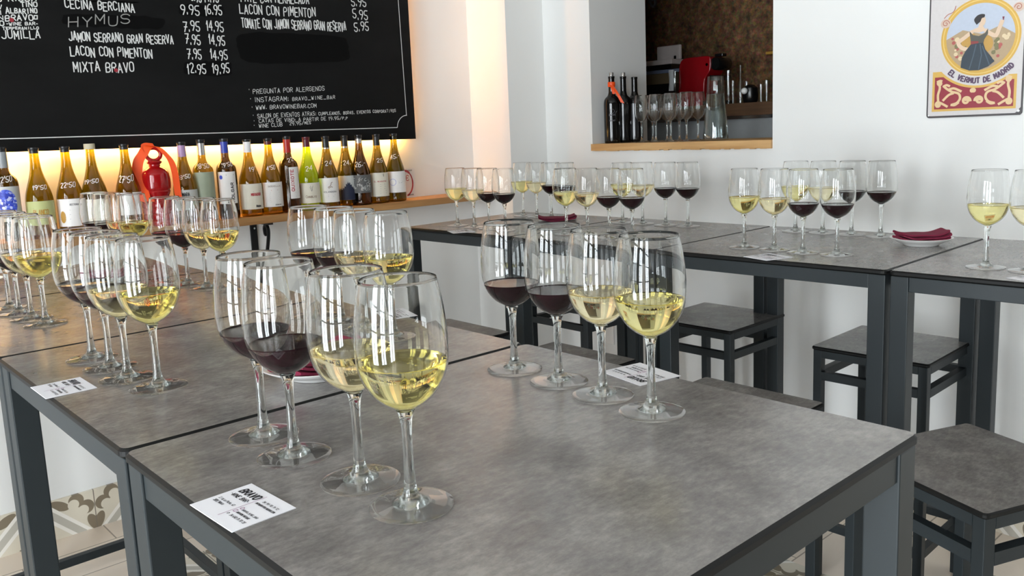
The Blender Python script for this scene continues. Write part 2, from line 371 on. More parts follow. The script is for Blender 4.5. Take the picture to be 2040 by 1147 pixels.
def circle(cx, cy, rx, ry=None, n=36, a0=0., a1=2*PI):
    ry = ry or rx; return [(cx+rx*math.cos(a0+(a1-a0)*i/n), cy+ry*math.sin(a0+(a1-a0)*i/n)) for i in range(n+1)]

# ------------------------------------------------------------------ the room
def quad_wall(name, m, boxes):
    b = MB()
    for q in boxes: b.box(*q)
    return structure(b.build(name, m))
KX = 4.45                                                   # cork wall of the room behind the hatch
HY0, HY1, HZ0, HZ1 = 1.746, 2.672, 1.272, 2.35               # hatch opening
quad_wall('floor', M['floor'], [(X_LEFT-.2, KX+.1, Y_BACK-.2, 4.3, -.1, 0)])
quad_wall('ceiling', M['ceil'], [(X_LEFT-.2, KX+.1, Y_BACK-.2, 4.3, Z_CEIL, Z_CEIL+.1)])
PX0, PX1, PY0 = 2.69, X_RIGHT, 2.973
quad_wall('wall_far', M['wall'], [(X_LEFT-.2, PX0+.35, Y_FAR, Y_FAR+.15, 0, Z_CEIL)])
quad_wall('wall_pillar', M['wall'], [(PX0, X_RIGHT+.02, PY0, Y_FAR, 0, Z_CEIL)])
T = .40
quad_wall('wall_right', M['wall'], [(X_RIGHT, X_RIGHT+T, Y_BACK, HY0, 0, Z_CEIL), (X_RIGHT, X_RIGHT+T, HY1, 4.2, 0, Z_CEIL),
                                   (X_RIGHT, X_RIGHT+T, HY0, HY1, 0, HZ0), (X_RIGHT, X_RIGHT+T, HY0, HY1, HZ1, Z_CEIL)])
quad_wall('wall_back', M['backwall'], [(X_LEFT-.2, KX, Y_BACK-.15, Y_BACK, 0, Z_CEIL)])
ys = [Y_BACK] + [v for w in WINDOWS for v in w] + [Y_FAR]
quad_wall('wall_left', M['frontwall'], [(X_LEFT-.2, X_LEFT, ys[i], ys[i+1], 0, Z_CEIL) for i in range(0, len(ys), 2)] +
          [(X_LEFT-.2, X_LEFT, a, b, 0, WZ0) for a, b in WINDOWS] + [(X_LEFT-.2, X_LEFT, a, b, WZ1, Z_CEIL) for a, b in WINDOWS])
for k, (a, b) in enumerate(WINDOWS):
    w = thing('window_%d' % (k+1), None, None, (X_LEFT-.08, a, WZ0)); structure(w)
    f = MB(); L, H = b-a, WZ1-WZ0
    for q in ((0, .05, 0, H), (L-.05, L, 0, H), (0, L, 0, .05), (0, L, H-.05, H), (L/2-.02, L/2+.02, 0, H)): f.box(-.03, .03, q[0], q[1], q[2], q[3])
    for z in (.9, 1.4, 1.85): f.box(-.02, .02, 0, L, z-.015, z+.015)
    structure(f.build('window_frame', M['frame'], w))
quad_wall('wall_kitchen_back', M['cork'], [(KX, KX+.1, Y_BACK, 4.3, 0, Z_CEIL)])
quad_wall('wall_kitchen_side', M['cork'], [(X_RIGHT+T, KX, 4.2, 4.3, 0, Z_CEIL)])
quad_wall('wall_kitchen_near', M['cork'], [(X_RIGHT+T, KX, .3, .4, 0, Z_CEIL)])
structure(MB().box(X_LEFT, PX0, Y_FAR-.012, Y_FAR, 0, .145).build('baseboard_far', M['tile_x']))
structure(MB().box(X_RIGHT-.012, X_RIGHT, Y_BACK, PY0, 0, .145).build('baseboard_right', M['tile_y']))
sl = MB(); n = 40                                            # the hatch's wooden sill with a ragged plaster edge
for i in range(n):
    a, b = HY0+(HY1-HY0)*i/n, HY0+(HY1-HY0)*(i+1)/n; sl.box(X_RIGHT-.012, X_RIGHT+T, a, b, HZ0+random.uniform(-.002, .003), HZ0+.032)
structure(sl.build('trim_1', M['sill']))
SILL = HZ0+.032

# ------------------------------------------------------------------ tables
AU, AV, TW, TL = .2879, 1.0301, .6614, .6569
R1, BV, TH2 = 1.9433, .8601, .0151
def table(label, x0, y0, wx, ly, rotz=0., stretch=False, group=None):
    """corner x0,y0 at the near left; wx across, ly along the row"""
    t = thing('high_table', label, 'table', (x0, y0, 0), rotz, group)
    g = .0022
    b = MB(); o = rounded(g, wx-g, g, ly-g, .013); i1 = rounded(g+.0035, wx-g-.0035, g+.0035, ly-g-.0035, .010)
    n = len(o); zs = TOP
    vs = [(x, y, zs-.013) for x, y in i1]+[(x, y, zs-.0095) for x, y in o]+[(x, y, zs-.0035) for x, y in o]+[(x, y, zs) for x, y in i1]
    b.add(vs, [(k*n+i, k*n+(i+1) % n, (k+1)*n+(i+1) % n, (k+1)*n+i) for k in range(3) for i in range(n)]+[tuple(range(n-1, -1, -1))], 1)
    b.add([(x, y, zs) for x, y in i1], [tuple(range(n))], 0)
    b.build('tabletop', [M['top'], M['edge']], t)
    L, s, e = .041, .006, TOP-.013
    for x in (s, wx-s-L):
        for y in (s, ly-s-L): MB().box(x, x+L, y, y+L, 0, e).build('leg', M['steel'], t, bevel=.002)
    for y in (s+.003, ly-s-.028): MB().box(s+L, wx-s-L, y, y+.025, e-.035, e).build('apron', M['steel'], t, bevel=.0015)
    for x in (s+.003, wx-s-.028): MB().box(x, x+.025, s+L, ly-s-L, e-.035, e).build('apron', M['steel'], t, bevel=.0015)
    if stretch:
        MB().box(s+L, wx-s-L, ly-s-L+.008, ly-s-.008, .055, .082).build('stretcher', M['steel'], t, bevel=.0015)
        MB().box(wx-s-L+.008, wx-s-.008, s+L, ly-s-L, .055, .082).build('stretcher', M['steel'], t, bevel=.0015)
    return t
G1, G2 = 'tables pushed together in the near row', 'tables pushed together along the hatch wall'
table('nearest grey stone-topped high table with dark steel legs, holding the foremost card', AU, AV-TL, TW, TL, group=G1)
table('grey high table second in the near row, joined behind the nearest table', AU, AV, TW, TL, group=G1)
table('grey high table third in the near row, warm glow on its top', AU, AV+TL, TW, TL, group=G1)
table('grey high table at the far end of the near row, under the bottle shelf', AU, AV+2*TL, TW, .56, stretch=True, group=G1)
c2, s2 = math.cos(TH2), math.sin(TH2)
def row2(a, l): return R1-l*s2+a*c2, BV+l*c2+a*s2
for lab, l0, ln in (('grey high table at the right end of the wall row, cut by the photo edge', -.66, .66), ('grey high table along the hatch wall with the napkin plate on it', 0, .67),
                    ('grey high table along the hatch wall, third from its right end', .67, .62), ('grey high table at the far left end of the wall row, by the pillar', 1.29, .62)):
    x, y = row2(0, l0); table(lab, x, y, .657, ln, TH2, group=G2)

# ------------------------------------------------------------------ stools
SZ = TOP-.30
def make_stool():
    t = thing('stool', 'grey stool', 'stool'); h = .166
    b = MB(); o = rounded(-h, h, -h, h, .010); i1 = rounded(-h+.003, h-.003, -h+.003, h-.003, .008); n = len(o)
    vs = [(x, y, SZ-.011) for x, y in i1]+[(x, y, SZ-.008) for x, y in o]+[(x, y, SZ-.003) for x, y in o]+[(x, y, SZ) for x, y in i1]
    b.add(vs, [(k*n+i, k*n+(i+1) % n, (k+1)*n+(i+1) % n, (k+1)*n+i) for k in range(3) for i in range(n)]+[tuple(range(n-1, -1, -1))], 1)
    b.add([(x, y, SZ) for x, y in i1], [tuple(range(n))], 0); b.build('seat', [M['seat'], M['edge']], t)
    L, q, e = .025, h-.005, SZ-.011
    for sx in (-1, 1):
        for sy in (-1, 1):
            xs, ys = sorted((sx*q, sx*(q-L))), sorted((sy*q, sy*(q-L)))
            MB().box(xs[0], xs[1], ys[0], ys[1], 0, e).build('leg', M['steel'], t, bevel=.0015)
    for nm, z0, z1 in (('apron', e-.022, e), ('rail', e-.088, e-.064), ('footrest', .16, .184)):
        for sg in (-1, 1):
            a, c = sorted((sg*q, sg*(q-.02)))
            MB().box(-q+L, q-L, a, c, z0, z1).build(nm, M['steel'], t); MB().box(a, c, -q+L, q-L, z0, z1).build(nm, M['steel'], t)
    return t
st0 = None
for lab, x, y, r in (
        ('grey-topped stool under the wall tables, between the wine rows and hatch wall', 2.423, 1.655, 0), ('grey-topped stool under the table holding the napkin plate', 2.42, 1.05, .02),
        ('turned grey stool at the bottom right, nearest of all the stools', 1.656, .556, math.radians(-21.9)), ('grey stool whose corner shows beyond the right edge of the nearest table', 1.637, 1.10, 0),
        ('grey stool showing behind the white card with upside-down writing', 1.655, 1.677, 0), ('farthest of the grey stools showing past the near row of tables', 1.655, 2.215, 0),
        ('stool under the wall tables near the pillar, its legs behind wine glasses', 2.42, 2.27, 0)):
    st = st0 = make_stool() if st0 is None else None or st0
    if st0['label'] != 'grey stool': st = copy_tree(st0)
    st.location = (x, y, 0); st.rotation_euler = (0, 0, r); tag(st, lab, 'stool', 'grey steel-framed stools')

# ------------------------------------------------------------------ wine glasses
GH = .225
OUT = spline([(.0062, .0980), (.0120, .1005), (.0205, .1052), (.0285, .1122), (.0348, .1205), (.0398, .1300), (.0431, .1412), (.0444, .1545), (.0442, .1685), (.0432, .1835), (.0416, .1975), (.0392, .2120), (.0367, GH)], 3)
def radius_at(z):
    for (r0, z0), (r1, z1) in zip(OUT, OUT[1:]):
        if z0 <= z <= z1: return r0+(r1-r0)*(z-z0)/(z1-z0)
    return OUT[0][0]
def bowl_mesh():
    t = .0008; inner = [(max(r-t, .001), z+(.0014 if i < 3 else 0)) for i, (r, z) in enumerate(OUT)]
    return MB().lathe([(.0012, OUT[0][1]-.0002)]+OUT+[(OUT[-1][0]-t/2, GH+.0003)]+inner[::-1], 56, cap0=True, cap1=True)
def stem_mesh():
    return MB().lathe(spline([(.0185, .0040), (.0165, .0058), (.0125, .0080), (.0098, .0105), (.0078, .0140), (.0063, .0200), (.0054, .0320), (.0049, .0500), (.0049, .0680), (.0054, .0820), (.0066, .0910), (.0090, .0972)], 4), 28, cap0=True, cap1=True)
def foot_mesh():
    return MB().lathe([(.0395, .0003), (.0414, .0010), (.0416, .0020), (.0405, .0026)]+spline([(.034, .0032), (.025, .0042), (.0190, .0052)], 3), 56, cap0=True, cap1=True)
def wine_mesh(level, gap=.0013):
    P = [(r-gap, z+.0012) for r, z in OUT if z < level-.002]; P.append((radius_at(level)-gap, level))
    R = P[-1][0]; P += [(R-.0012, level-.0010), (R-.004, level-.0012)]
    return MB().lathe([(.0008, P[0][1]-.0004)]+P, 48)
LEVEL = dict(red=.134, white=.146, pale=.1435)
PROTO = {}
def glass_proto(kind):
    t = thing('wine_glass', 'glass', 'wine glass')
    if PROTO:
        for ch in list(PROTO['first'].children):
            if ch.name.split('.')[0] != 'wine': c = ch.copy(); COL.objects.link(c); c.parent = t
    else:
        foot_mesh().build('foot', M['foot'], t, 60); stem_mesh().build('stem', M['stem'], t, 60); bowl_mesh().build('bowl', M['bowl'], t, 60); PROTO['first'] = t
    if kind: wine_mesh(LEVEL[kind], .0005 if kind == 'red' else .0013).build('wine', M[kind], t, 40)
    PROTO[kind] = t; return t
USED = set()
WORD = dict(red='red wine', white='yellow white wine', pale='pale white wine')
def set_glass(kind, x, y, label, group, s=(1, 1, 1), z=TOP):
    o = PROTO.get(kind) or glass_proto(kind)
    if kind in USED: o = copy_tree(PROTO[kind])
    USED.add(kind); o.location = (x, y, z); o.scale = s
    return tag(o, label, 'wine glass', group)
NEARFAR = ('nearest', 'second nearest', 'second farthest', 'farthest'); LR = ('leftmost', 'second from left', 'third from left', 'rightmost')
def setting(kinds, pts, order, place, group):
    for k, (x, y), o in zip(kinds.split(), pts, order):
        set_glass(k, x, y, '%s glass, %s of four %s' % (WORD[k], o, place), group)
SR = 'white pale red red'
setting(SR, [(.439, .650), (.438, .7395), (.424, .857), (.431, .9465)], NEARFAR, 'beside the foremost white card', 'glasses on the near tables')
setting(SR, [(.419, 1.267), (.404, 1.357), (.406, 1.447), (.404, 1.537)], NEARFAR, 'behind the second card on the left', 'glasses on the near tables')
setting(SR, [(.428, 1.936), (.422, 2.026), (.418, 2.116), (.418, 2.206)], NEARFAR, "at the photo's left edge", 'glasses on the near tables')
setting(SR, [(.806, .647), (.816, .738), (.824, .828), (.826, .924)], NEARFAR, "along the nearest table's right edge", 'glasses on the near tables')
setting(SR, [(.827, 1.246), (.826, 1.350), (.836, 1.440), (.830, 1.530)], NEARFAR, 'under the bottle shelf, right of its bracket', 'glasses on the near tables')
setting(SR, [(.836, 1.977), (.826, 2.067), (.815, 2.157), (.808, 2.247)], NEARFAR, 'just left of the iron shelf bracket', 'glasses on the near tables')
setting(SR, [(.812, 2.515), (.808, 2.605), (.800, 2.695), (.790, 2.785)], NEARFAR, 'left of the red ribbed bottle', 'glasses on the near tables')
GW = 'glasses on the wall tables'
SW = 'white pale red red'
setting(SW, [(2.056, 2.600), (2.050, 2.490), (2.048, 2.400), (2.040, 2.300)], LR, "at the wall tables' far left corner", GW)
setting(SW, [(2.444, 2.636), (2.434, 2.542), (2.430, 2.452), (2.420, 2.360)], LR, 'behind the lone burgundy napkin', GW)
setting(SW, [(2.070, 2.018-.097*i) for i in range(4)], LR, 'right of the lone napkin', GW)
setting(SW, [(2.425, 2.069), (2.432, 1.979), (2.433, 1.875), (2.441, 1.784)], LR, 'against the wall under the hatch', GW)
setting(SW, [(2.097, 1.338), (2.101, 1.245), (2.092, 1.154), (2.100, 1.062)], LR, "by the wall table card", GW)
setting(SW, [(2.488, 1.399), (2.492, 1.308), (2.497, 1.217), (2.495, 1.126)], LR, 'at back, left of the napkin plate', GW)
set_glass('white', 2.099, .701, 'glass of yellow white wine standing alone right of the napkin plate', GW)
set_glass('pale', 2.095, .610, "glass of pale white wine cut off by the photo's right edge", GW)

# ------------------------------------------------------------------ cards, plates, napkins on the tables
def card(label, tl, tr, bl, rot=0., z=TOP, parts=True):
    """corners are floor-plan points; the writing runs from tl to tr and down to bl"""
    tl, tr, bl = Vector(tl[:2]), Vector(tr[:2]), Vector(bl[:2]); a, b = tr-tl, bl-tl
    w, h = a.length, b.length; ang = math.atan2(a.y, a.x)
    h = min(max(h, .05), .09); w = min(max(w, .05), .09); c = tl+a/2+b/2
    t = thing('business_card', label, 'card', (c.x, c.y, z), ang, 'white business cards on the tables')
    MB().box(-w/2, w/2, -h/2, h/2, .0002, .0009).build('card_stock', M['card'], t)
    mp = lambda s, q: (s-w/2, h/2-q, .0011)
    up = lambda L: [[(x, h-y) for x, y in l] for l in L]
    mp2 = lambda s, q: (s-w/2, q-h/2, .0011+LIFT[0])
    k = MB()
    k.strokes(pen('BRAVO', .10*w, .46*w, .72*h, .72*h, .13*h, .12), .0021, mp2)
    k.strokes(pen('-WINE BAR-', .08*w, .46*w, .58*h, .58*h, .075*h, .1), .0009, mp2)
    k.strokes(pen('C/ de la Palma, 63', .08*w, .42*w, .40*h, .40*h, .05*h), .0005, mp2); k.strokes(pen('28015 Madrid', .08*w, .30*w, .31*h, .31*h, .05*h), .0005, mp2)
    k.strokes(pen('+34 911 70 71 72', .56*w, .90*w, .76*h, .76*h, .045*h), .0005, mp2); k.strokes(pen('info@bravowinebar.com', .54*w, .94*w, .67*h, .67*h, .05*h), .0006, mp2)
    k.strokes(pen('bravo_wine_bar', .60*w, .92*w, .42*h, .42*h, .05*h), .0005, mp2); k.strokes(pen('bravowinebar', .60*w, .86*w, .33*h, .33*h, .05*h), .0006, mp2); k.strokes(pen('+34 640 71 70 28', .58*w, .92*w, .22*h, .22*h, .05*h), .0005, mp2)
    k.strokes([circle(.545*w, .25*h, .02*h, n=10)], .0005, mp2)
    k.build('printed_text', M['ink'], t, 'flat')
    p = MB(); p.strokes([[(.5*w, .12*h), (.5*w, .90*h)]], .0006, mp2); p.strokes([[(.53*w, .33*h), (.53*w, .39*h), (.57*w, .39*h), (.57*w, .33*h), (.53*w, .33*h)], circle(.56*w, .46*h, .03*h, n=10)], .0007, mp2)
    p.build('pink_line', M['pink'], t, 'flat'); return t
P0 = lambda x, y: at(x, y, 2, TOP)
card('white business card nearest the camera, at the front table corner', P0(495, 961), P0(588, 1012), P0(380, 1007))
card('white business card on the second near table, left of the glass feet', P0(158, 751), P0(192, 772), P0(62, 773))
card("white card with upside-down writing at the nearest table's right edge", P0(1296, 775), P0(1204, 742), P0(1348, 748))
card('white card seen through the front glass, at the second table right edge', P0(795, 640), P0(757, 622), P0(831, 628))
card('white business card under the second front glasses on the wall tables', P0(1520, 503), P0(1576, 512), P0(1486, 512))
card("white business card at the wall tables' far left corner", P0(925, 455), P0(945, 462), P0(893, 460))
card("white card on the wall table at the photo's right edge", P0(2060, 546), P0(2105, 553), P0(2005, 554))
def plate(label, x, y, r=.082):
    t = MB().lathe([(r*.52, 0), (r*.56, .0015), (r*.58, .004), (r*.8, .012), (r*.985, .0205), (r, .022), (r*.985, .0225), (r*.8, .0155), (r*.55, .0075), (.004, .0068)], 56).build('plate', M['plate'], None, 50, (x, y, TOP))
    return tag(t, label, 'plate', 'small white plates')
def napkin(label, x, y, ang, lx=.135, ly=.062, z=.012, hh=.022):
    b = MB(); nx, ny = 22, 10
    for k, (zo, sx, sy, ox) in enumerate(((0, 1, 1, 0), (hh/3, .985, .97, .003), (2*hh/3, .97, .99, -.002))):
        vs = []; th = hh/3*.96
        for lay in (0, 1):
            for i in range(nx+1):
                for j in range(ny+1):
                    u, v = i/nx*2-1, j/ny*2-1; sag = .010*u*u+.0015*math.sin(5*u+k)+.001*math.cos(4*v+2*k)
                    rnd = 1-.10*abs(u)**8; ed = (1-min(1, (1-abs(v))*6))**2*.3
                    vs.append((ox+u*lx/2*sx*(1-.02*abs(v)**6), v*ly/2*sy*rnd+.002*math.sin(3*u+k), z+zo+(th*(1-ed) if lay else th*ed*.6)+sag))
        q = (nx+1)*(ny+1); idx = lambda l, i, j: l*q+i*(ny+1)+j; fs = []
        for i in range(nx):
            for j in range(ny): fs += [(idx(1, i, j), idx(1, i+1, j), idx(1, i+1, j+1), idx(1, i, j+1)), (idx(0, i, j), idx(0, i, j+1), idx(0, i+1, j+1), idx(0, i+1, j))]
        for i in range(nx): fs += [(idx(0, i, 0), idx(0, i+1, 0), idx(1, i+1, 0), idx(1, i, 0)), (idx(0, i, ny), idx(1, i, ny), idx(1, i+1, ny), idx(0, i+1, ny))]
        for j in range(ny): fs += [(idx(0, 0, j), idx(1, 0, j), idx(1, 0, j+1), idx(0, 0, j+1)), (idx(0, nx, j), idx(0, nx, j+1), idx(1, nx, j+1), idx(1, nx, j))]
        b.add(vs, fs)
    o = b.build('napkin', M['napkin'], None, 50, (x, y, TOP), ang); return tag(o, label, 'napkin', 'folded burgundy napkins')
p = P0(1835, 488); plate('white plate holding a napkin near the seam of the wall tables', p.x, p.y, .08); napkin('burgundy napkin folded on the plate on the wall table', p.x, p.y, -.74, .135, .07, .010)
p = P0(638, 745); plate('white plate behind the foremost red wine glasses', p.x, p.y, .090); q = P0(690, 700)-P0(545, 752); napkin('burgundy napkin on the plate behind the foremost glasses', p.x, p.y, math.atan2(q.y, q.x), .150, .075, .010)
p = P0(208, 563); plate('white plate on the third near table, behind the second row of glasses', p.x, p.y, .085); napkin('burgundy napkin on the plate of the third near table', p.x, p.y, -.4, .135, .062, .010)
p = P0(-42, 573); plate('white plate whose rim shows at the left photo edge', p.x, p.y, .062)
p = P0(1110, 439); napkin('lone burgundy napkin lying flat on the wall tables', p.x, p.y, -.74, .15, .09, .0005, .012)

# ------------------------------------------------------------------ chalkboard on the far wall
BY = 3.19                                                   # front face of the board
BX0, BX1, BZ0, BZ1 = -.25, 2.305, at(829.6, 276, 1, BY).z-.001, 2.55
cb = thing('chalkboard', 'large black menu chalkboard with white lettering, glowing from behind', 'chalkboard', (0, BY, 0))
dz = at(0, 303, 1, BY).z - at(829.6, 276, 1, BY).z          # the board hangs a touch out of level
dx0 = at(0, 303, 1, BY).x; SL = -dz/(BX1-dx0)*1.0
def zb(x): return BZ0+(BX1-x)*-SL
b = MB(); b.add([(BX0, y, z) for y in (0, .018) for z in (zb(BX0), BZ1)]+[(BX1, y, z) for y in (0, .018) for z in (zb(BX1), BZ1)],
                [(0, 1, 5, 4), (2, 6, 7, 3), (0, 4, 6, 2), (1, 3, 7, 5), (0, 2, 3, 1), (4, 5, 7, 6)])
b.build('board_panel', M['board'], cb)
MB().box(BX1-.30, BX1-.22, .018, .058, 1.6, 1.7).build('wall_batten', M['frame'], cb); MB().box(.2, .28, .018, .058, 1.6, 1.7).build('wall_batten', M['frame'], cb)
bz = zb(dx0)
b = MB(); b.bar((BX0+.05, .036, zb(BX0+.05)+.018), (BX1-.05, .036, zb(BX1)+.018), .010, .012); b.build('led_strip', M['led'], cb)
MB().box(BX1-.055, BX1-.040, .040, .050, BZ0+.06, BZ1-.1).build('led_strip', M['led_side'], cb)
B = lambda x, y: (lambda p: (p.x, p.z))(at(x, y, 1, BY))
onb = lambda lift: (lambda s, t: (s, -lift-LIFT[0], t))
def chalk(b, text, a, c, hpx, w=.0039, lift=.0012, jit=.12, shear=0.):
    (s0, t0), (s1, t1) = B(*a), B(*c); h = B(a[0], a[1]-hpx)[1]-t0
    b.strokes(pen(text, s0, s1, t0, t1, h, shear, jit), w, onb(lift))
w = MB()
def blot(x0, y0, x1, y1, x2, y2, x3, y3):
    q = [Vector(B(*p)) for p in ((x0, y0), (x1, y1), (x2, y2), (x3, y3))]; c = sum(q, Vector((0, 0)))/4; pts = []
    for i in range(48):
        a = 2*PI*i/48; cx, cy = math.cos(a), math.sin(a); k = (abs(cx)**5+abs(cy)**5)**-.2; u, v = (cx*k+1)/2, (cy*k+1)/2
        pts.append((q[3]*(1-u)+q[2]*u)*(1-v)+(q[0]*(1-u)+q[1]*u)*v+Vector((random.uniform(-.003, .003), random.uniform(-.003, .003))))
    w.patch([tuple(p) for p in pts], onb(.0006))
for q in ((123, 26, 330, 34, 325, 60, 125, 50), (355, 8, 446, 11, 446, 33, 357, 31), (366, 122, 462, 122, 462, 152, 366, 150), (466, 62, 690, 70, 700, 124, 480, 128), (150, 2, 275, 4, 275, 4.5, 150, 3)): blot(*q)
w.build('wiped_patches', M['wiped'], cb, 'flat')
b = MB()
for t, a, c, h in (('TINO', (42, 14), (74, 13), 9), ('Albariño'.replace('ñ', 'n'), (12, 26), (74, 27), 12), ('BRAVO', (11, 41), (66, 40), 11), ('-WINE BAR-', (13, 51), (75, 50), 6), ('Temperanillo', (5, 59), (77, 58), 6),
                   ('JUMILLA', (4, 76), (80, 77), 16), ('V', (-3, 17), (4, 17), 8), ('I', (0, 29), (3, 29), 8), ('N', (-2, 40), (6, 40), 8), ('O', (0, 52), (8, 52), 9), ('DO RIOJA', (-20, 3), (72, 2), 10)): chalk(b, t, a, c, h, .0024 if h < 9 else .0034)
b.strokes([[B(68, 31), B(74, 31), B(74, 38), B(68, 38), B(68, 31)]], .003, onb(.0012))
b.build('chalk_side_column', M['chalk'], cb, 'flat')
b = MB()
for t, a, c, h in (('CECINA BERCIANA', (130, 16), (268, 24), 17), ('JAMON SERRANO GRAN RESERVA', (138, 81), (345, 87), 17), ('LACON CON PIMENTON', (141, 111), (303, 115), 18), ('MIXTA BRAVO', (147, 142), (267, 143), 19)): b = MB(); chalk(b, t, a, c, h); b.build('chalk_dish_line', M['chalk'], cb, 'flat')
b = MB(); chalk(b, 'HYMUS', (137, 52), (258, 48), 19, .0034, jit=.18, shear=.12); b.build('chalk_added_dish', M['dull'], cb, 'flat')
b = MB()
for t, a, c in (('8.95', (381, 3), (401, 3)), ('14.95', (407, 3), (435, 3)), ('9.95', (361, 29), (397, 30)), ('16.95', (409, 29), (442, 30)), ('7.95', (366, 61), (398, 62)), ('14.95', (412, 62), (445, 63)), ('7.95', (370, 87), (399, 88)), ('14.95', (417, 89), (448, 90)),
                ('7.95', (374, 116), (401, 117)), ('14.95', (420, 117), (453, 119)), ('12.95', (374, 146), (410, 146)), ('19.95', (424, 147), (457, 146))): chalk(b, t, a, c, 19)
b.build('chalk_prices', M['chalk'], cb, 'flat')
b = MB()
for t, a, c, h in (('PATE CON MERMELADA', (480, 3), (615, 7), 17), ('LACON CON PIMENTON', (478, 28), (628, 33), 18), ('TOMATE CON JAMON SERRANO GRAN RESERVA', (482, 55), (689, 61), 18),
                   ('5.95', (700, 12), (729, 13), 18), ('5.95', (703, 37), (732, 39), 18), ('5.95', (706, 61), (734, 63), 17)): b = MB(); chalk(b, t, a, c, h, .0040); b.build('chalk_second_line', M['chalk'], cb, 'flat')
b = MB()
for t, a, c, h in (('PREGUNTA POR ALERGENOS', (504, 187), (646, 180), 9), ('INSTAGRAM: bravo_wine_bar', (508, 203), (667, 197), 9), ('WWW. BRAVOWINEBAR.COM', (510, 218), (630, 214), 8), ('SALON DE EVENTOS ATRAS: cumpleanos, bodas, eventos corporativos', (513, 235), (788, 223), 8),
                   ('CATAS DE VINO: A PARTIR DE 19.95/p.p', (516, 244), (692, 238), 7), ('WINE CLUB   29.95/mes', (516, 254), (619, 247), 7), ('·', (495, 184), (498, 184), 9), ('·', (498, 202), (501, 202), 9), ('·', (501, 219), (504, 219), 9), ('·', (503, 235), (506, 235), 9), ('·', (505, 245), (508, 245), 8), ('·', (505, 254), (508, 254), 8)): chalk(b, t, a, c, h, .0018, jit=.08)
b.build('chalk_notes', M['chalk'], cb, 'flat')
b = MB(); arc = [B(810-19*math.sin(a)*.98, 249-19.5*math.cos(a)+(1-math.cos(a))*4.) for a in [PI/2*i/10 for i in range(11)]]
b.strokes([[B(-120, 280), B(0, 276.5), B(440, 264.5), B(791, 254)]], .0032, onb(.0012)); b.strokes([[B(780, -190), B(793, 0), B(809.5, 229.5)]], .0032, onb(.0012)); b.strokes([arc], .0032, onb(.0012))
b.build('chalk_border', M['chalk'], cb, 'flat')
b = MB()
for x, y in ((231, 141), (23, 41)): b.patch(circle(*B(x, y-1), .007, n=10)[:-1], onb(.0018))
b.build('red_dot', M['redchalk'], cb, 'flat')

# ------------------------------------------------------------------ bottle shelf
SHY0, SHZ = 3.07, TOP+.073
sh = tag(MB().box(BX0, PX0-.001, SHY0, Y_FAR-.001, SHZ-.030, SHZ).build('bottle_shelf', M['shelf'], None, None, bevel=.002), 'long oak shelf under the chalkboard carrying the wine bottles', 'shelf')
def bracket(x, label):
    t = thing('shelf_bracket', label, 'bracket', (x, Y_FAR-.001, SHZ-.031), 0, 'wrought iron shelf brackets')
    MB().box(-.014, .014, -.008, 0, -.26, 0).build('back_plate', M['iron'], t, bevel=.001)
    MB().box(-.011, .011, -.16, -.008, -.008, 0).build('top_arm', M['iron'], t, bevel=.001)
    pts = spline([(0, -.006, -.24), (0, -.05, -.20), (0, -.10, -.135), (0, -.128, -.07), (0, -.135, -.03), (0, -.120, -.010), (0, -.104, -.022), (0, -.106, -.045), (0, -.116, -.052)], 5)
    MB().band(pts, (.012, 0, 0), .007).build('scroll', M['iron'], t)
    MB().lathe([(.004, 0), (.004, .004)], 10).build('screw', M['chrome'], t, None, (0, -.010, -.03)).rotation_euler = (PI/2, 0, 0)
bracket(1.51, 'black wrought iron shelf bracket with curled scroll, right of the oak shelf middle'); bracket(.35, 'black wrought iron bracket holding the left of the oak shelf')

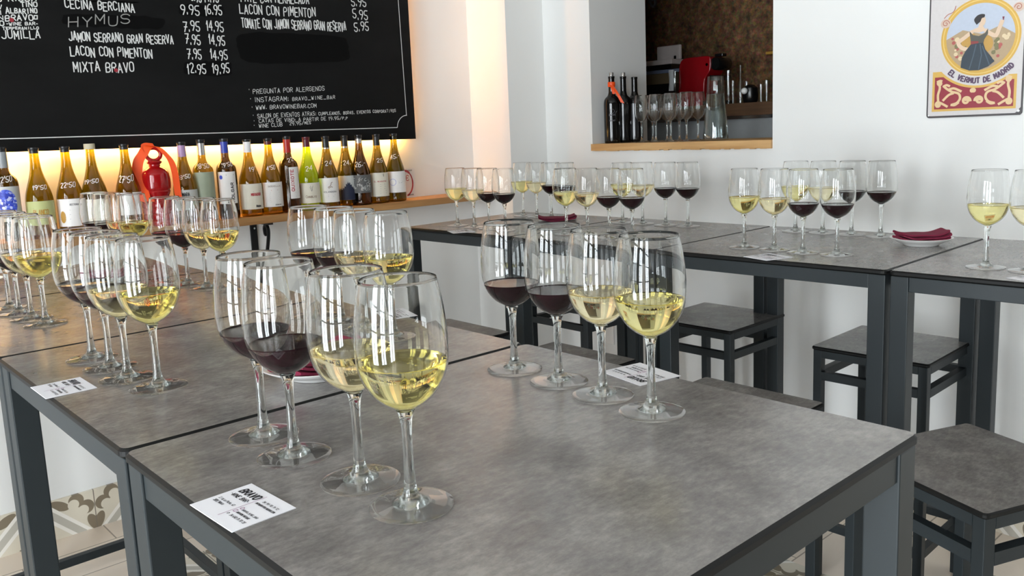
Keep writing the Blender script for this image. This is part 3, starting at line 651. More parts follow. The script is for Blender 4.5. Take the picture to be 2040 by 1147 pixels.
BURG = spline([(.0140, .296), (.0150, .2955), (.0152, .290), (.0140, .286), (.0143, .262), (.0155, .243), (.0180, .222), (.0230, .200), (.0305, .175), (.0375, .152), (.0415, .130), (.0425, .110), (.0427, .060), (.0427, .012), (.0410, .003), (.0370, 0)], 3)[::-1]
BORD = spline([(.0140, .302), (.0148, .3015), (.0150, .294), (.0138, .290), (.0140, .262), (.0142, .240), (.0150, .229), (.0190, .216), (.0280, .207), (.0345, .197), (.0372, .183), (.0376, .165), (.0376, .090), (.0376, .012), (.0360, .003), (.0320, 0)], 3)[::-1]
def prof_r(P, z):
    for (r0, z0), (r1, z1) in zip(P, P[1:]):
        if z0 <= z <= z1 and z1 > z0: return r0+(r1-r0)*(z-z0)/(z1-z0)
    return P[-1][0] if z > P[-1][1] else P[0][0]
def bottle(label, x, y, shape, glass, caps=(), lab=None, price=None, prints=(), hs=1., z=SHZ, group='wine bottles on the oak shelf', name='wine_bottle', fullness=None):
    P = [(r, zz*hs) for r, zz in (BURG if shape == 'burg' else BORD)]; H = P[-1][1]
    t = thing(name, label, 'bottle', (x, y, z), 0, group); phi = math.atan2(EYE.y-y, EYE.x-x)
    MB().lathe(P, 36).build('glass_body', M[glass], t, 45)
    if caps:
        for nm, mat, z0, z1 in caps:                        # foil sleeve, band or stopper between two heights
            Q = [(prof_r(P, z0)+.0006, z0)]+[(r+.0006, zz) for r, zz in P if z0 < zz < min(z1, H)]+[(prof_r(P, min(z1, H-.0005))+.0006, min(z1, H-.0005)+.0003)]
            if z1 > H: Q += [(.0172, H-.012), (.0175, z1-.002), (.016, z1)] if nm == 'stopper' else [(.006, H+.0004)]
            if nm == 'stopper': Q = [(.0160, H-.013), (.0175, H-.012), (.0176, z1-.002), (.0165, z1)]
            MB().lathe(Q, 28).build(nm, M[mat], t, 50)
    def onto(off, lift):
        def mp(s, zz):
            r = prof_r(P, zz)+lift+LIFT[0]; a = phi+off+s/max(prof_r(P, zz), .02); return (r*math.cos(a), r*math.sin(a), zz)
        return mp
    if lab:
        mat, off, half, z0, z1 = lab; R = prof_r(P, (z0+z1)/2); b = MB(); nseg = 24; mp = onto(off, .0005); half = half*R
        nr = 10; vs = [mp(-half+2*half*i/nseg, z0+(z1-z0)*j/nr) for j in range(nr+1) for i in range(nseg+1)]; k1 = nseg+1
        b.add(vs, [(j*k1+i, j*k1+i+1, (j+1)*k1+i+1, (j+1)*k1+i) for j in range(nr) for i in range(nseg)]); lo = b.build('label', M[mat], t, 60)
        for k, (mat2, kind, *q) in enumerate(prints):
            b = MB(); m2 = onto(off, .0010+.0002*k)
            if kind == 'text': txt, s0, s1, zz, hh, wd = q; b.strokes(pen(txt, s0, s1, zz, zz, hh), wd, m2)
            elif kind == 'vtext':
                txt, s0, z0_, z1_, hh, wd = q; L = pen(txt, z0_, z1_, 0, 0, hh); b.strokes([[(s0-tt, ss) for ss, tt in l] for l in L], wd, m2)
            elif kind == 'lines': b.strokes(q[0], q[1], m2)
            elif kind == 'poly': b.strokes([[(sx, z0_), (sx, z1_)] for sx, z0_, z1_ in q[0]], q[1], m2)
            b.build('label_print', M[mat2], lo, 'flat')
    if price:
        txt, off, zz, hh, wd2 = price; b = MB(); b.strokes(pen(txt, -wd2/2, wd2/2, zz, zz+.004, hh, .1, .12), .0022, onto(off, .0007)); b.build('chalk_price', M['chalk'], t, 'flat')
    return t
def blob(cx, cy, rx, ry, n=14): return [(cx+rx*(2*i/n-1), cy-ry*math.sqrt(max(0, 1-(2*i/n-1)**2)), cy+ry*math.sqrt(max(0, 1-(2*i/n-1)**2))) for i in range(n+1)]
def para(s0, s1, z0, z1, n): return [[(s0+random.uniform(0, .002), z0+(z1-z0)*i/max(1, n-1)), (s1-random.uniform(0, .008), z0+(z1-z0)*i/max(1, n-1))] for i in range(n)]
YB = 3.128
def bx(x, yy, vy=YB): return at(x, yy, 1, vy).x
bottle('dark bottle with round blue mosaic label, leftmost on the shelf', bx(22, 452), YB, 'bord', 'brownglass', [('capsule', 'capgrey', .235, .286), ('lip', 'capblack', .288, .31)], ('labgrey', .0, 1.25, .065, .176), ("22'50", -.05, .187, .018, .042),
       [('mosaic', 'poly', blob(-.004, .122, .031, .044, 40), .0022)])
bottle('amber bottle with pale green label, second from left', bx(84, 440), YB, 'burg', 'amber', [('lip', 'capblack', .277, .30)], ('lablime', .0, 1.3, .045, .122), ("19'50", .15, .158, .013, .042), [('inkgrey', 'lines', para(-.022, .022, .06, .10, 6), .0012), ('gold', 'text', 'BLANCO', -.022, .022, .078, .016, .0022)])
bottle('amber bottle with wide white label and dark oval, third from left', bx(146, 445), YB, 'burg', 'amber', [('lip', 'capblack', .277, .30)], ('labwhite', .1, 1.3, .030, .122), ("22'50", -.1, .158, .016, .046), [('inkgrey', 'text', 'RECTORIA', -.008, .02, .10, .006, .0010), ('gold', 'poly', blob(-.033, .062, .009, .019), .0022), ('inkgrey', 'lines', para(-.012, .026, .055, .085, 3), .0008)])
bottle('amber bottle closed with a pale stopper', bx(195, 440), YB, 'burg', 'olive', [('stopper', 'cork_', .27, .302)], ('labcream', .0, 1.3, .03, .115), ("19'50", -.25, .166, .013, .046), [('inkgrey', 'lines', para(-.02, .02, .05, .09, 4), .001)])
bottle('amber bottle priced 27, just left of the red ribbed bottle', bx(262, 437), YB, 'burg', 'olive', [('lip', 'capblack', .277, .30)], ('labwhite', .35, 1.25, .05, .128), ("27'50", -.15, .162, .022, .050), [('inkred', 'lines', para(-.02, .02, .07, .10, 3), .001)])
bottle('amber bottle with lilac capsule, right beside the orange ribbon', bx(374, 425), YB, 'burg', 'olive', [('capsule', 'caplilac', .242, .283), ('lip', 'capblack', .284, .30)], ('labgrey', .15, 1.2, .050, .122), ("18'50", .0, .160, .014, .044), [('ink', 'text', 'MARA', -.018, .006, .10, .012, .0022)])
bottle('bottle with plain sage green label and silver capsule', bx(412, 420), YB, 'bord', 'amber', [('capsule', 'capsilver', .245, .288), ('lip', 'capblack', .289, .305)], ('labolive', .0, 1.35, .070, .182), ("18'50", .05, .194, .016, .044))
bottle('bottle with blue capsule and vertical lettering on its label', bx(458, 420), YB, 'bord', 'brownglass', [('capsule', 'capblue', .248, .290), ('lip', 'capblack', .291, .305)], ('labwhite', .0, .95, .058, .178), ("19'50", .15, .196, .014, .040),
       [('ink', 'vtext', 'MOLGAR', .022, .064, .136, .010, .0024), ('inkblue', 'poly', blob(-.022, .158, .006, .007), .0018), ('inkgrey', 'lines', [[(-.002, .166), (.026, .166)]], .002)])
bottle('bottle with white capsule and red print on cream label', bx(503, 417), YB, 'burg', 'amber', [('capsule', 'capwhite', .246, .286), ('lip', 'capblack', .287, .30)], ('labcream', .1, 1.3, .028, .126), ("19'", .45, .172, .016, .026), [('inkred', 'text', 'MIRADOR', -.004, .034, .080, .010, .0022), ('ink', 'text', 'Rueda', .012, .032, .036, .008, .0018), ('inkgrey', 'lines', [[(.004, .096), (.032, .096)]], .001)])
bottle('amber bottle with torn-edged white label and dark red collar', bx(544, 414), YB, 'burg', 'amber', [('collar', 'capwine', .272, .284), ('lip', 'capblack', .285, .30)], ('labwhite', .25, 1.1, .030, .126), ("4'50", .15, .172, .016, .034), [('inkbrown', 'text', 'GODELLO', -.022, .026, .108, .005, .0009), ('inkred', 'lines', [[(-.012, .095), (.014, .095)]], .0016), ('inkgrey', 'lines', para(-.018, .022, .050, .085, 6), .0007), ('inkgrey', 'text', 'Albarino', 0, .024, .036, .005, .0009)])
bottle('dark-filled bottle with red capsule and tall narrow white label', bx(581, 411), YB, 'bord', 'brownglass', [('capsule', 'capred', .238, .289), ('lip', 'capblack', .290, .305)], ('labwhite', .62, .62, .055, .180), ('22', .35, .200, .014, .024), [('inkred', 'vtext', 'QUIXOTE', -.006, .085, .170, .011, .0026), ('inkgrey', 'lines', para(-.004, .020, .064, .080, 2), .0008)])
bottle('bright lime green bottle with burgundy capsule', bx(619, 408), YB, 'burg', 'lime', [('capsule', 'capwine', .256, .301)], ('labcream', .05, 1.3, .030, .112), ('24', .1, .160, .018, .028), [('inkgrey', 'lines', [[(.000, .095), (.006, .078), (.012, .100)], [(.002, .100), (.010, .082)]], .0012), ('inkbrown', 'text', 'Chablis', -.018, .024, .052, .010, .0012)])
bottle('brown bottle with bird drawing on its white label', bx(657, 405), YB, 'burg', 'olive', [('capsule', 'capblack', .250, .30), ('foil_ring', 'capsilver', .244, .249)], ('labwhite', .05, 1.2, .026, .126), ('24', .2, .176, .018, .028), [('inkbrown', 'lines', [[(-.004, .088), (.006, .094), (.010, .106), (.014, .108)], [(-.002, .084), (.008, .090), (.014, .088)]], .0022), ('inkgrey', 'text', 'VOLANDERA', -.024, .030, .066, .006, .0010), ('inkgrey', 'lines', para(-.006, .026, .050, .056, 2), .0008)])
bottle('brown bottle with navy mountain on its label, set slightly back', bx(693, 399, 3.163), 3.160, 'burg', 'olive', [('capsule', 'capblack', .252, .299), ('foil_ring', 'capsilver', .244, .250)], ('labgrey', .05, 1.25, .026, .128), ('24,', .2, .172, .018, .034),
       [('labnavy', 'poly', [(s/1000, .027, .070+.028*math.exp(-((s-4)/16)**2)+.004*math.sin(s*.9)) for s in range(-50, 51, 2)], .0024)])
bottle('dark brown bottle with grey leaf-patterned label', bx(722, 401), YB, 'burg', 'brownglass', [('foil_ring', 'capsilver', .262, .280), ('lip', 'capblack', .281, .30)], ('labstone', .05, 1.35, .052, .128), ('26,-', .0, .162, .020, .044),
       [('labgrey', 'lines', [circle(random.uniform(-.045, .045), random.uniform(.062, .120), random.uniform(.003, .007), n=8, a0=random.uniform(0, 3), a1=random.uniform(3.5, 5.5)) for _ in range(46)], .0016), ('labgrey', 'lines', [[(-.055, .055), (.055, .055)]], .0016)])
bottle('bottle with orange mark on black capsule, second from right', bx(757, 399), YB, 'burg', 'olive', [('capsule', 'capblack', .248, .30)], ('labcream', .1, 1.3, .030, .132), ('25', .35, .174, .016, .026), [('ink', 'text', 'I', .016, .020, .116, .010, .002), ('inkred', 'text', 'EL REVENTON', -.024, .030, .092, .005, .0010), ('inkgrey', 'lines', para(0, .030, .044, .082, 5), .0010)])
bottle('bottle priced 45 with thin ring on its white label, rightmost on shelf', bx(791, 396), YB, 'burg', 'olive', [('lip', 'capblack', .286, .30)], ('labwhite', .0, 1.35, .040, .132), ('45,-', .05, .186, .018, .040), [('inkblue', 'lines', [circle(-.014, .086, .014, n=28)], .0012), ('inkgrey', 'lines', [[(.012, .088), (.034, .088)], [(.012, .082), (.028, .082)]], .0008)])
# the red ribbed bottle with its ribbon
rx, ry = bx(319, 437), YB
rb = thing('ceramic_bottle', 'red glazed ribbed bottle with ring top and orange ribbon', 'bottle', (rx, ry, SHZ)); rb.scale = (1.13, 1.13, 1.03)
prof = []
for i in range(60):
    z = .205*i/59; base = .041 if z < .085 else (.041-.004*math.sin((z-.085)/.035*PI) if z < .12 else .041+.002*math.sin((z-.12)/.06*PI))
    if z > .174: base = .0415*math.sqrt(max(.15, 1-((z-.174)/.033)**2))
    groove = .0035*max(0, math.cos(z*2*PI/.0205))**4 if z < .135 else 0
    prof.append((base-groove, z))
prof += [(.017, .207), (.0165, .212), (.021, .216), (.024, .220), (.022, .224), (.012, .227), (.004, .228)]
MB().lathe([(.038, -.0)]+[(r, z+.001) for r, z in prof], 40).build('body', M['redglaze'], rb, 40)
view = math.atan2(-ry, -rx); ax = Vector((-math.sin(view), math.cos(view), 0))   # across the view
ring = [ax*.0215*math.cos(a)+Vector((0, 0, .2485+.0215*math.sin(a))) for a in [2*PI*i/28 for i in range(28)]]
MB().tube(ring, .0065, 10, True).build('ring_handle', M['redglaze'], rb, 60)
rv = Vector((math.cos(view), math.sin(view), 0)); lft = ax*-1
if lft.dot(RT) > 0: lft = -lft
def rbpt(h, z, d=.0): return lft*h+Vector((0, 0, z))+rv*d
wb = MB()
wb.band(spline([rbpt(-.004, .276, -.004), rbpt(.016, .274, .008), rbpt(.030, .252, .012), rbpt(.046, .225, .010), rbpt(.052, .180, .012), rbpt(.040, .130, .030), rbpt(.034, .090, .044)], 5), lft*.030+Vector((0, 0, .007)), .0008)
wb.band(spline([rbpt(.004, .277, .004), rbpt(-.016, .272, .010), rbpt(-.034, .250, .012), rbpt(-.050, .222, .010), rbpt(-.058, .180, .008), rbpt(-.060, .130, .010), rbpt(-.062, .100, .016), rbpt(-.076, .088, .030)], 5), lft*.020+Vector((0, 0, .006)), .0008)
wb.band(spline([rbpt(.028, .262, .014), rbpt(.030, .276, .010), rbpt(.018, .283, .002), rbpt(-.004, .280, -.004)], 5), lft*.006+Vector((0, 0, .012)), .0008)
wb.build('ribbon', M['orange'], rb, 50)
# red-circle card behind the last bottle
ca, cb_ = at(793, 335, 1, 3.232), at(828, 398, 1, 3.232)
t = thing('price_card', 'white card with red brush circle leaning behind the last bottle', 'card', (0, 0, 0))
x0, x1, z0, z1 = at(786, 335, 1, 3.232).x, at(829, 398, 1, 3.232).x, SHZ, at(818, 335, 1, 3.232).z
MB().box(x0, x1, 3.232, 3.234, z0, z1).build('card_stock', M['paper'], t)
fc = lambda s, q: (s, 3.2316-LIFT[0], q); cx, cz = (x0+x1)/2-.002, (z0+z1)/2; b = MB()
for k, (a0, a1, w) in enumerate(((-1.3, .2, .008), (.2, 1.0, .006), (1.0, 2.6, .010), (2.6, 4.2, .005))): b.strokes([circle(cx, cz, .043, .058, 14, a0, a1)], w, fc)
b.strokes(pen('€', cx+.008, cx+.022, cz+.012, cz+.012, .024), .003, fc); b.build('red_circle', M['inkred'], t, 'flat')
b = MB(); b.strokes(pen('VINOS', cx+.016, cx+.042, z1-.012, z1-.012, .005), .001, fc); b.strokes(pen('BRAVO', cx+.016, cx+.044, z0+.010, z0+.010, .006), .0014, fc); b.build('printed_text', M['ink'], t, 'flat')

# ------------------------------------------------------------------ the hatch: bottles, glasses, water jug
GHN = 'things on the hatch sill'
for k, (px, py, ux, lab, tip) in enumerate(((1221, 293, 3.0, 'black wine bottle with orange ribbon knotted on its neck, in the hatch', True), (1244, 292, 3.07, 'black wine bottle with silver stopper beside the ribboned one in hatch', True), (1266, 290, 3.13, 'black wine bottle without silver top, nearest the hatch glasses', False))):
    q = at(px, py, 0, ux); t = bottle(lab, ux, q.y, 'bord', 'darkglass', [('silver_stopper', 'capsilver', .303, .312)] if tip else [], None, None, (), 1.0 if tip else .99, SILL, 'black bottles in the hatch')
    if tip: MB().lathe([(.010, .300), (.0105, .318), (.009, .320)], 20).build('stopper', M['capsilver'], t, 40)
    if k == 0:
        vd = Vector((-ux, -q.y, 0)).normalized(); lf = Vector((vd.y, -vd.x, 0)); lf = lf if lf.dot(RT) < 0 else -lf
        g = MB(); g.lathe([(.0160, .255), (.0172, .258), (.0172, .274), (.0160, .277)], 20)
        g.band(spline([vd*.017+lf*.0+Vector((0, 0, .262)), vd*.026-lf*.012+Vector((0, 0, .245)), vd*.034-lf*.026+Vector((0, 0, .222)), vd*.036-lf*.040+Vector((0, 0, .196)), vd*.036-lf*.048+Vector((0, 0, .180))], 4), lf*.016+Vector((0, 0, .005)), .0008)
        g.band(spline([vd*.017+Vector((0, 0, .262)), vd*.026-lf*.004+Vector((0, 0, .245)), vd*.030-lf*.010+Vector((0, 0, .222))], 4), lf*.012, .0008)
        g.build('ribbon', M['orange'], t, 50)
    if k == 0:
        fp = lambda s, zz: (.0380*math.cos(math.atan2(vd.y, vd.x)+s/.0376), .0380*math.sin(math.atan2(vd.y, vd.x)+s/.0376), zz)
        g = MB(); g.strokes([circle(0, .145, .010, n=18)], .0012, fp); g.strokes(pen('BRAVO', -.014, .014, .125, .125, .007), .0012, fp); g.strokes(pen('VERMUT', -.014, .014, .10, .10, .006), .001, fp); g.build('etched_print', M['inkgrey'], t, 'flat')
order = ('first', 'second', 'third', 'fourth', 'fifth', 'sixth', 'seventh', 'last')
for k, (px, ux) in enumerate(((1279, 3.00), (1301, 3.085), (1307, 3.00), (1329.5, 3.085), (1336.5, 3.00), (1354, 3.085), (1368, 3.00), (1391, 3.085))):
    q = at(px, 289-.02*(px-1279), 0, ux); set_glass(None, ux, q.y, 'empty wine glass in the hatch, %s from the black bottles' % order[k] if k < 7 else 'empty wine glass in the hatch, beside the water jug', 'empty glasses on the hatch sill', (.72, .72, .92), SILL)
q = at(1426, 286, 0, 3.05); t = thing('water_jug', 'clear conical glass jug half full of water, right end of the hatch', 'jug', (3.05, q.y, SILL))
J = [(.050, .0), (.053, .004), (.0535, .012), (.049, .06), (.043, .13), (.037, .20), (.033, .262)]
MB().lathe(J+[(.0322, .264)]+[(r-.0018, max(z, .006)) for r, z in J[::-1]], 44).build('jug_glass', M['clear'], t, 40)
MB().lathe([(.049, .0075)]+[(r-.0022, z) for r, z in J if .012 <= z <= .17]+[(.0352, .192)], 44).build('water', M['water'], t, 40)

# the dim room behind: worktop, coffee machine, boxes, tumblers
WT = 1.47
t = thing('worktop_cabinet', 'dark wood worktop over a grey cabinet in the back room', 'cabinet', (3.75, 1.2, 0))
MB().box(0, KX-3.755, 0, 2.98, WT-.062, WT).build('worktop', M['worktop'], t); MB().box(.0, .02, 0, 2.98, WT-.078, WT-.063).build('metal_edge', M['chrome'], t); MB().box(.02, KX-3.755, .02, 2.96, 0, WT-.079).build('cabinet', M['grey'], t)
KU = 4.0
def K(x, y, u=KU): return at(x, y, 0, u)
t = thing('coffee_machine', 'red capsule coffee machine with black head in the back room', 'coffee machine', (KU, 0, 0))
def side(b, pts, u0, u1, mi=0):
    n = len(pts); P = [K(*p) for p in pts]; vs = [(u0, p.y, max(p.z, WT)) for p in P]+[(u1, p.y, max(p.z, WT)) for p in P]
    return b.add(vs, [tuple(range(n)), tuple(range(2*n-1, n-1, -1))]+[(i, n+i, n+(i+1) % n, (i+1) % n) for i in range(n)], mi)
side(MB(), spline([(1368, 213), (1367, 170), (1368, 135), (1373, 121), (1384, 116), (1405, 114), (1424, 112), (1430, 118), (1429, 140), (1422, 152), (1418, 165), (1417, 213)], 3), -.07, .06).build('housing', M['redplastic'], t, None, bevel=.004)
c = K(1437, 127); MB().lathe([(.030, -.062), (.034, -.056), (.034, .050), (.030, .056)], 28).build('head', M['black'], t, 40, (0, c.y, c.z)).rotation_euler = (0, PI/2, 0)
side(MB(), [(1424, 150), (1447, 150), (1445, 160), (1424, 160)], -.05, .04).build('spout', M['black'], t)
c = K(1434, 110); MB().box(-.02, .02, c.y-.03, c.y+.02, c.z-.008, c.z+.008).build('lever', M['black'], t, bevel=.003); c = K(1423, 129); MB().lathe([(.001, -.008), (.008, -.006), (.008, .0)], 16).build('button', M['chrome'], t, 40, (-.07, c.y, c.z)).rotation_euler = (0, -PI/2, 0)
side(MB(), [(1418, 200), (1450, 200), (1450, 212), (1418, 212)], -.06, .05).build('drip_tray', M['black'], t)
def kbox(name, label, cat, x0, y0, x1, y1, m, u0=KU, d=.16, bev=.003, **k):
    a, b_ = K(x0, y1, u0), K(x1, y0, u0); o = MB().box(-d/2, d/2, -(a.y-b_.y)/2, (a.y-b_.y)/2, 0, b_.z-a.z).build(name, M[m], None, None, (u0+d/2, (a.y+b_.y)/2, a.z), bevel=bev); return tag(o, label, cat)
zz = WT
def stack(name, label, cat, x0, x1, h, m, u0=KU, d=.2, bev=.003):
    global zz
    a, b_ = K(x0, 180, u0), K(x1, 180, u0); o = MB().box(-d/2, d/2, -(a.y-b_.y)/2, (a.y-b_.y)/2, 0, h-.0005).build(name, M[m], None, None, (u0+d/2, (a.y+b_.y)/2, zz), bevel=bev); zz += h; return tag(o, label, cat)
zt = lambda y: K(1310, y).z
stack('storage_box', 'black box at the bottom of the back room stack', 'box', 1281, 1345, zt(168)-WT, 'black'); stack('cardboard_box', 'brown cardboard box in the back room stack', 'box', 1283, 1344, zt(147)-zt(168), 'brown')
stack('tray', 'blue grey tray in the back room stack', 'tray', 1282, 1356, zt(140)-zt(147), 'bluegrey'); stack('tray', 'black tray on top of the back room stack', 'tray', 1281, 1338, zt(129.5)-zt(140), 'black')
t = thing('white_box', 'white flat box with upright lid on top of the back room stack', 'box', (KU+.09, (K(1282, 125).y+K(1336, 125).y)/2, zz)); hw = (K(1282, 125).y-K(1336, 125).y)/2
MB().box(-.08, .08, -hw, hw, 0, zt(119.5)-zz).build('base', M['offwhite'], t, bevel=.003); MB().box(.0, .02, -hw, hw*.72, zt(119.5)-zz+.0005, zt(90)-zz).build('lid', M['offwhite'], t, bevel=.006)
MB().box(-.003, .0, -hw*.72, -hw*.56, zt(119.5)-zz+.004, zt(119.5)-zz+.022).build('round_mark', M['black'], t, bevel=.001)
t = thing('goblet', 'wine glass with folded white paper in the back room', 'glass', (KU-.16, K(1380, 190).y-.0, WT)); hgt = K(1380, 137, KU-.16).z-WT
MB().lathe([(.028, 0), (.028, .003), (.004, .006), (.0035, .06), (.02, .075), (.032, .10), (.034, .14), (.030, hgt), (.029, hgt), (.033, .14), (.031, .102), (.001, .07)], 28).build('cup_glass', M['clear'], t, 40)
MB().band([(-.02, .012, .09), (-.02, .008, hgt*.7), (-.018, .012, hgt*1.02)], (0, .032, 0), .001).build('folded_paper', M['paper'], t)
for k, (x, y0, r, lab) in enumerate(((1451, 140, .020, 'tall clear tumbler next to the coffee machine'), (1460, 160, .017, 'narrow clear glass in front of the tall tumbler'), (1475, 130, .018, 'clear bottle with thin neck in the back room'), (1487, 162, .017, 'small clear glass left of the white knob'),
                                     (1516, 168, .021, 'clear tumbler right of the white knob'), (1527, 160, .018, 'clear tumbler at the hatch right edge'))):
    u = KU-.1+.05*(k % 2); hgt = max(.07, K(x, y0, u).z-WT)
    pr = [(r*.8, 0), (r*.85, .002), (r, hgt)] if k != 2 else [(r, 0), (r*1.05, .003), (r*1.05, hgt*.45), (r*.4, hgt*.65), (r*.35, hgt)]
    o = MB().lathe(pr+[(a-.0015, max(.004, z)) for a, z in pr[::-1]], 28).build('tumbler', M['clear'], None, 40, (u, K(x, 200, u).y, WT)); tag(o, lab, 'glass', 'clear glasses in the back room')
q = K(1495, 188, KU-.15); t = thing('round_pot', 'black rounded pot with white ball knob in the back room', 'pot', (KU-.15, q.y, WT))
MB().lathe([(.030, 0), (.036, .01), (.040, .04), (.036, .075), (.020, .09), (.001, .093)], 28).build('pot_body', M['black'], t, 40)
MB().lathe([(.016*math.sin(PI*i/12)+.0003, .016-.016*math.cos(PI*i/12)) for i in range(13)], 20).build('knob', M['plate'], t, 60, (-.055, 0, .044)); MB().tube([(-.036, 0, .06), (-.046, 0, .06)], .005).build('knob_stem', M['chrome'], t)
q = at(1532, 106, 0, KX-.03); tag(MB().tube([(KX-.001, q.y, q.z), (KX-.05, q.y, q.z), (KX-.05, q.y-.05, q.z)], .010, 8).build('wall_hook', M['gold'], None, 40), 'small brass hook on the cork wall', 'hook')
q = at(1303, 22, 0, 3.45); t = thing('iron_hanger', 'black iron scroll hanging at the top of the hatch', 'bracket', (3.45, q.y, q.z))
MB().band(spline([(0, .03, .32), (0, .03, .12), (0, .025, .05), (0, .005, .02), (0, -.01, .035), (0, -.005, .055), (0, .01, .05)], 4), (.012, 0, 0), .008).build('scroll', M['iron'], t); MB().box(-.02, .02, .005, .055, .32, Z_CEIL-q.z).build('hanging_rod', M['iron'], t)

# ------------------------------------------------------------------ enamel sign on the hatch wall
SX = X_RIGHT-.002
sg = thing('tin_sign', 'vintage tin advertising sign with woman in oval on the white wall', 'sign', (SX, 0, 0))
PW = .284; PV = 1.177; PZ = 1.362; PHH = 1.62*PW
def sp(s, t): return (s, t)                                   # sign units: s across 0..1, t up in widths
def onsign(lift): return lambda s, t: (-lift-LIFT[0], PV-s*PW, PZ+t*PW)
def sign_part(name, col, shapes, lift, strokes=None, w=.01):
    b = MB(); mp = onsign(lift)
    for kq, q in enumerate(shapes): LIFT[0] = kq*1e-5; b.patch(q, mp)
    LIFT[0] = 0.
    if strokes: b.strokes([[(x, y) for x, y in L] for L in strokes], w, mp)
    return b.build(name, plain('sign_'+name, col, .4, vary=.05, scale=120), sg, 'flat')
def cz(x, y): return ((x-190)/835, (985-y+(x-190)*-.0)/835)    # from the close view of the sign to sign units
b = MB(); rr = rounded(0, 1, 0, 1.62, .035); b.add([(-.0035, PV-s*PW, PZ+q*PW) for s, q in rr]+[(0, PV-s*PW, PZ+q*PW) for s, q in rr], [tuple(range(len(rr)))]+[(i, (i+1) % len(rr), len(rr)+(i+1) % len(rr), len(rr)+i) for i in range(len(rr))])
b.build('tin_plate', plain('tin_edge', '4a4648', .4), sg)
sign_part('cream_field', 'D8D3D2', [rounded(.016, .984, .022, 1.6, .03)], .0040)
OC, ORX, ORY = cz(648, 262), .41, .42
sign_part('oval_border', 'D9AE52', [circle(OC[0], OC[1], ORX, ORY, 60)[:-1]], .0044)
sign_part('oval_line', 'E8C878', [], .0048, [circle(OC[0], OC[1], ORX-.025, ORY-.025, 60)], .012)
inn = circle(OC[0], OC[1], ORX-.058, ORY-.06, 60)[:-1]
sign_part('sky', 'BFC8D8', [inn], .0052)
gl = [p for p in inn if p[1] < OC[1]+.02]
gl = sorted([p for p in gl if p[0] <= OC[0]], key=lambda p: -p[1])+sorted([p for p in gl if p[0] > OC[0]], key=lambda p: p[1])
sign_part('garden', 'B79F7E', [[gl[0]]+gl[1:]+[(OC[0]+.20, OC[1]+.10), (OC[0]+.02, OC[1]+.03), (OC[0]-.18, OC[1]+.09)]], .0056)
for nm, colr, seed, nn in (('red_flowers', 'B5605a', 3, 14), ('cream_flowers', 'E2CDA8', 5, 16), ('green_leaves', '7f7a55', 9, 18)):
    r_ = random.Random(seed); fl = []
    for _ in range(nn):
        a, d = r_.uniform(PI*.98, PI*2.02), r_.uniform(.17, .30); fl.append(circle(OC[0]+d*1.02*math.cos(a), OC[1]+d*math.sin(a), r_.uniform(.010, .028), None, 9)[:-1])
    sign_part(nm, colr, fl, .0060+seed*.00004)
sign_part('chair_back', 'C59A4e', [circle(*cz(560, 300), .085, .10, 20)[:-1], circle(*cz(705, 330), .07, .09, 20)[:-1]], .0065)
Zc = lambda L: [cz(*p) for p in L]
sign_part('skin', 'E3C7AC', [Zc([(655, 95), (688, 92), (694, 130), (684, 158), (672, 170), (690, 195), (716, 205), (640, 225), (562, 206), (600, 185), (630, 178), (640, 150)])], .0068,
          None)
sign_part('arm', 'E3C7AC', [], .0070, [Zc(spline([(575, 215), (520, 255), (465, 300), (500, 350), (572, 372)], 4))], .042); sign_part('raised_arm', 'E3C7AC', [], .0070, [Zc(spline([(700, 212), (740, 245), (785, 262), (808, 210), (830, 145)], 4))], .042)
sign_part('hair', '2f2c2e', [Zc(spline([(600, 125), (595, 100), (620, 70), (655, 60), (685, 68), (680, 92), (660, 98), (650, 125), (632, 140), (618, 152)], 3))], .0074)
sign_part('bodice', '5a5850', [Zc([(558, 203), (590, 240), (640, 255), (690, 235), (716, 195), (718, 240), (688, 290), (680, 330), (574, 325), (570, 280)])], .0076)
sign_part('sash', '8f4040', [Zc([(574, 295), (640, 300), (640, 318), (573, 325)])], .0080)
sign_part('skirt', '34404b', [Zc([(575, 322), (680, 318), (700, 380), (745, 440), (782, 492), (730, 535), (650, 563), (570, 560), (492, 528), (500, 440), (530, 380)])], .0078)
sign_part('skirt_folds', '4c5c6a', [], .0082, [Zc([(620, 330), (600, 430), (570, 545)]), Zc([(655, 330), (670, 430), (650, 555)]), Zc([(675, 350), (710, 440), (740, 520)])], .012)
sign_part('small_glass', '7d2f45', [Zc([(832, 105), (850, 105), (844, 135), (838, 135)])], .0082)
arcpt = lambda rx, ry, a0, a1, n=24: [(OC[0]+rx*math.cos(a0+(a1-a0)*i/n), OC[1]+ry*math.sin(a0+(a1-a0)*i/n)) for i in range(n+1)]
a0, a1 = math.radians(218), math.radians(322)
xl, xr, yb = cz(240, 0)[0], cz(972, 0)[0], cz(0, 925)[1]
def panel(inset, k):
    arc_ = [p for p in arcpt(ORX+.115+k, ORY+.105+k, math.radians(205), math.radians(335), 40) if xl+inset+.08 < p[0] < xr-inset-.08]
    yt = arc_[0][1]; return [(xl+inset, yb+inset), (xl+inset, yt), *arc_, (xr-inset, arc_[-1][1]), (xr-inset, yb+inset)]
sign_part('panel_border', 'DDB35c', [panel(0, 0)], .0044); sign_part('red_panel', '99303f', [panel(.026, .026)], .0050)
def swirl(cx, cy, r, turns, flip, st=0.):
    return [(cx+flip*(r*(1-i/26*.8))*math.cos(st+turns*2*PI*i/26), cy+(r*(1-i/26*.8))*math.sin(st+turns*2*PI*i/26)) for i in range(27)]
orn = []
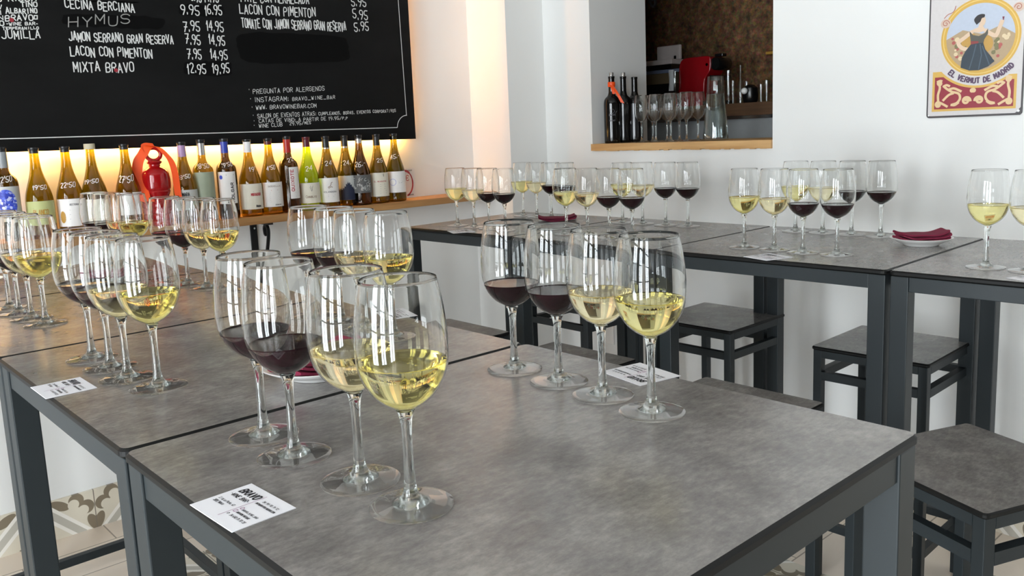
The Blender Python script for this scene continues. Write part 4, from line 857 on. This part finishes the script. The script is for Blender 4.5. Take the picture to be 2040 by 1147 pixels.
for f in (1, -1):
    cx = lambda x: (x-190)/835 if f == 1 else .996-(x-190)/835
    q = lambda L: [(cx(x), (985-y)/835) for x, y in spline(L, 4)]
    orn += [q([(345, 690), (380, 720), (420, 745), (480, 765), (495, 810), (470, 850), (430, 865)]), q([(430, 760), (390, 775), (345, 820)]), q([(480, 850), (450, 870), (420, 868)]), q([(345, 690), (370, 680), (395, 690)]), q([(290, 880), (300, 840), (330, 850), (380, 880)]), q([(290, 640), (310, 700), (295, 770), (300, 840)]), q([(400, 720), (440, 715), (500, 745)])]
    orn += [swirl(cx(550), (985-835)/835, .045, 1.4, f), swirl(cx(310), (985-660)/835, .03, 1.2, f, 1), swirl(cx(300), (985-860)/835, .03, 1.2, f, 2), swirl(cx(600), (985-745)/835, .02, 1.1, f)]
sign_part('scroll_ornament', 'E6C79a', [], .0056, orn, .026)
tb = MB(); txt = 'EL VERMUT DE MADRID'; L = pen(txt, 0, 1, 0, 0, .055, 0, 0)
def wrap(s, t):
    a = math.radians(229)+math.radians(88)*s; rx, ry = ORX+.020+t, ORY+.020+t; return onsign(.0056)(OC[0]+rx*math.cos(a), OC[1]+ry*math.sin(a))
L = [[(s, .055-t) for s, t in l] for l in L]; L = [[(s, t) for s, t in l] for l in pen(txt, 0, 1, 0, 0, .055)]
def wrap2(s, t): 
    a = math.radians(229)+math.radians(88)*s; k = .078-t; return onsign(.0056)(OC[0]+(ORX+k)*math.cos(a), OC[1]+(ORY+k)*math.sin(a))
for kl, l in enumerate(L):
    P = [Vector(p) for p in l]; w_ = .014
    for u, v in zip(P, P[1:]):
        A, Bv = Vector((u.x*.63, u.y)), Vector((v.x*.63, v.y)); d = Bv-A
        if d.length < 1e-6: continue
        LIFT[0] = (LIFT[0]+1.1e-5) % 4e-4; d.normalize(); nn = Vector((-d.y, d.x))*w_/2; A = A-d*.003; Bv = Bv+d*.003
        tb.add([wrap2((A+nn).x/.63, (A+nn).y), wrap2((A-nn).x/.63, (A-nn).y), wrap2((Bv-nn).x/.63, (Bv-nn).y), wrap2((Bv+nn).x/.63, (Bv+nn).y)], [(0, 1, 2, 3)])
LIFT[0] = 0.; tb.build('sign_lettering', plain('sign_lettering_ink', '5c4660', .5), sg, 'flat')
for x, y in ((345, 110), (960, 35)): sign_part('corner_rosette', 'D8BFAE', [circle(*cz(x, y), .055, .05, 18)[:-1]], .0058)
sign_part('rosette_lines', 'B5705f', [], .0062, [swirl(*cz(345, 110), .04, 1.3, 1), swirl(*cz(960, 35), .04, 1.3, -1), Zc(spline([(330, 60), (360, 30), (410, 10), (430, -40)], 4))], .008)
sign_part('nail_holes', 'F4F4F4', [circle(.965, .045, .014, None, 10)[:-1], circle(.028, .03, .009, None, 10)[:-1]], .0060)
sign_part('rust_corner', '4a4648', [[(.90, .0), (.985, .0), (1., .035), (1., .10), (.975, .07), (.95, .035)]], .0058)
# small socket plate low on the hatch wall
q0, q1 = at(1209, 684, 0, X_RIGHT-.006), at(1222, 646, 0, X_RIGHT-.006)
o = MB().box(X_RIGHT-.009, X_RIGHT-.0005, q1.y, q0.y, q0.z, q1.z).build('socket_plate', M['plate'], None, None, bevel=.002); tag(o, 'small white cover plate low on the hatch wall', 'cover plate')
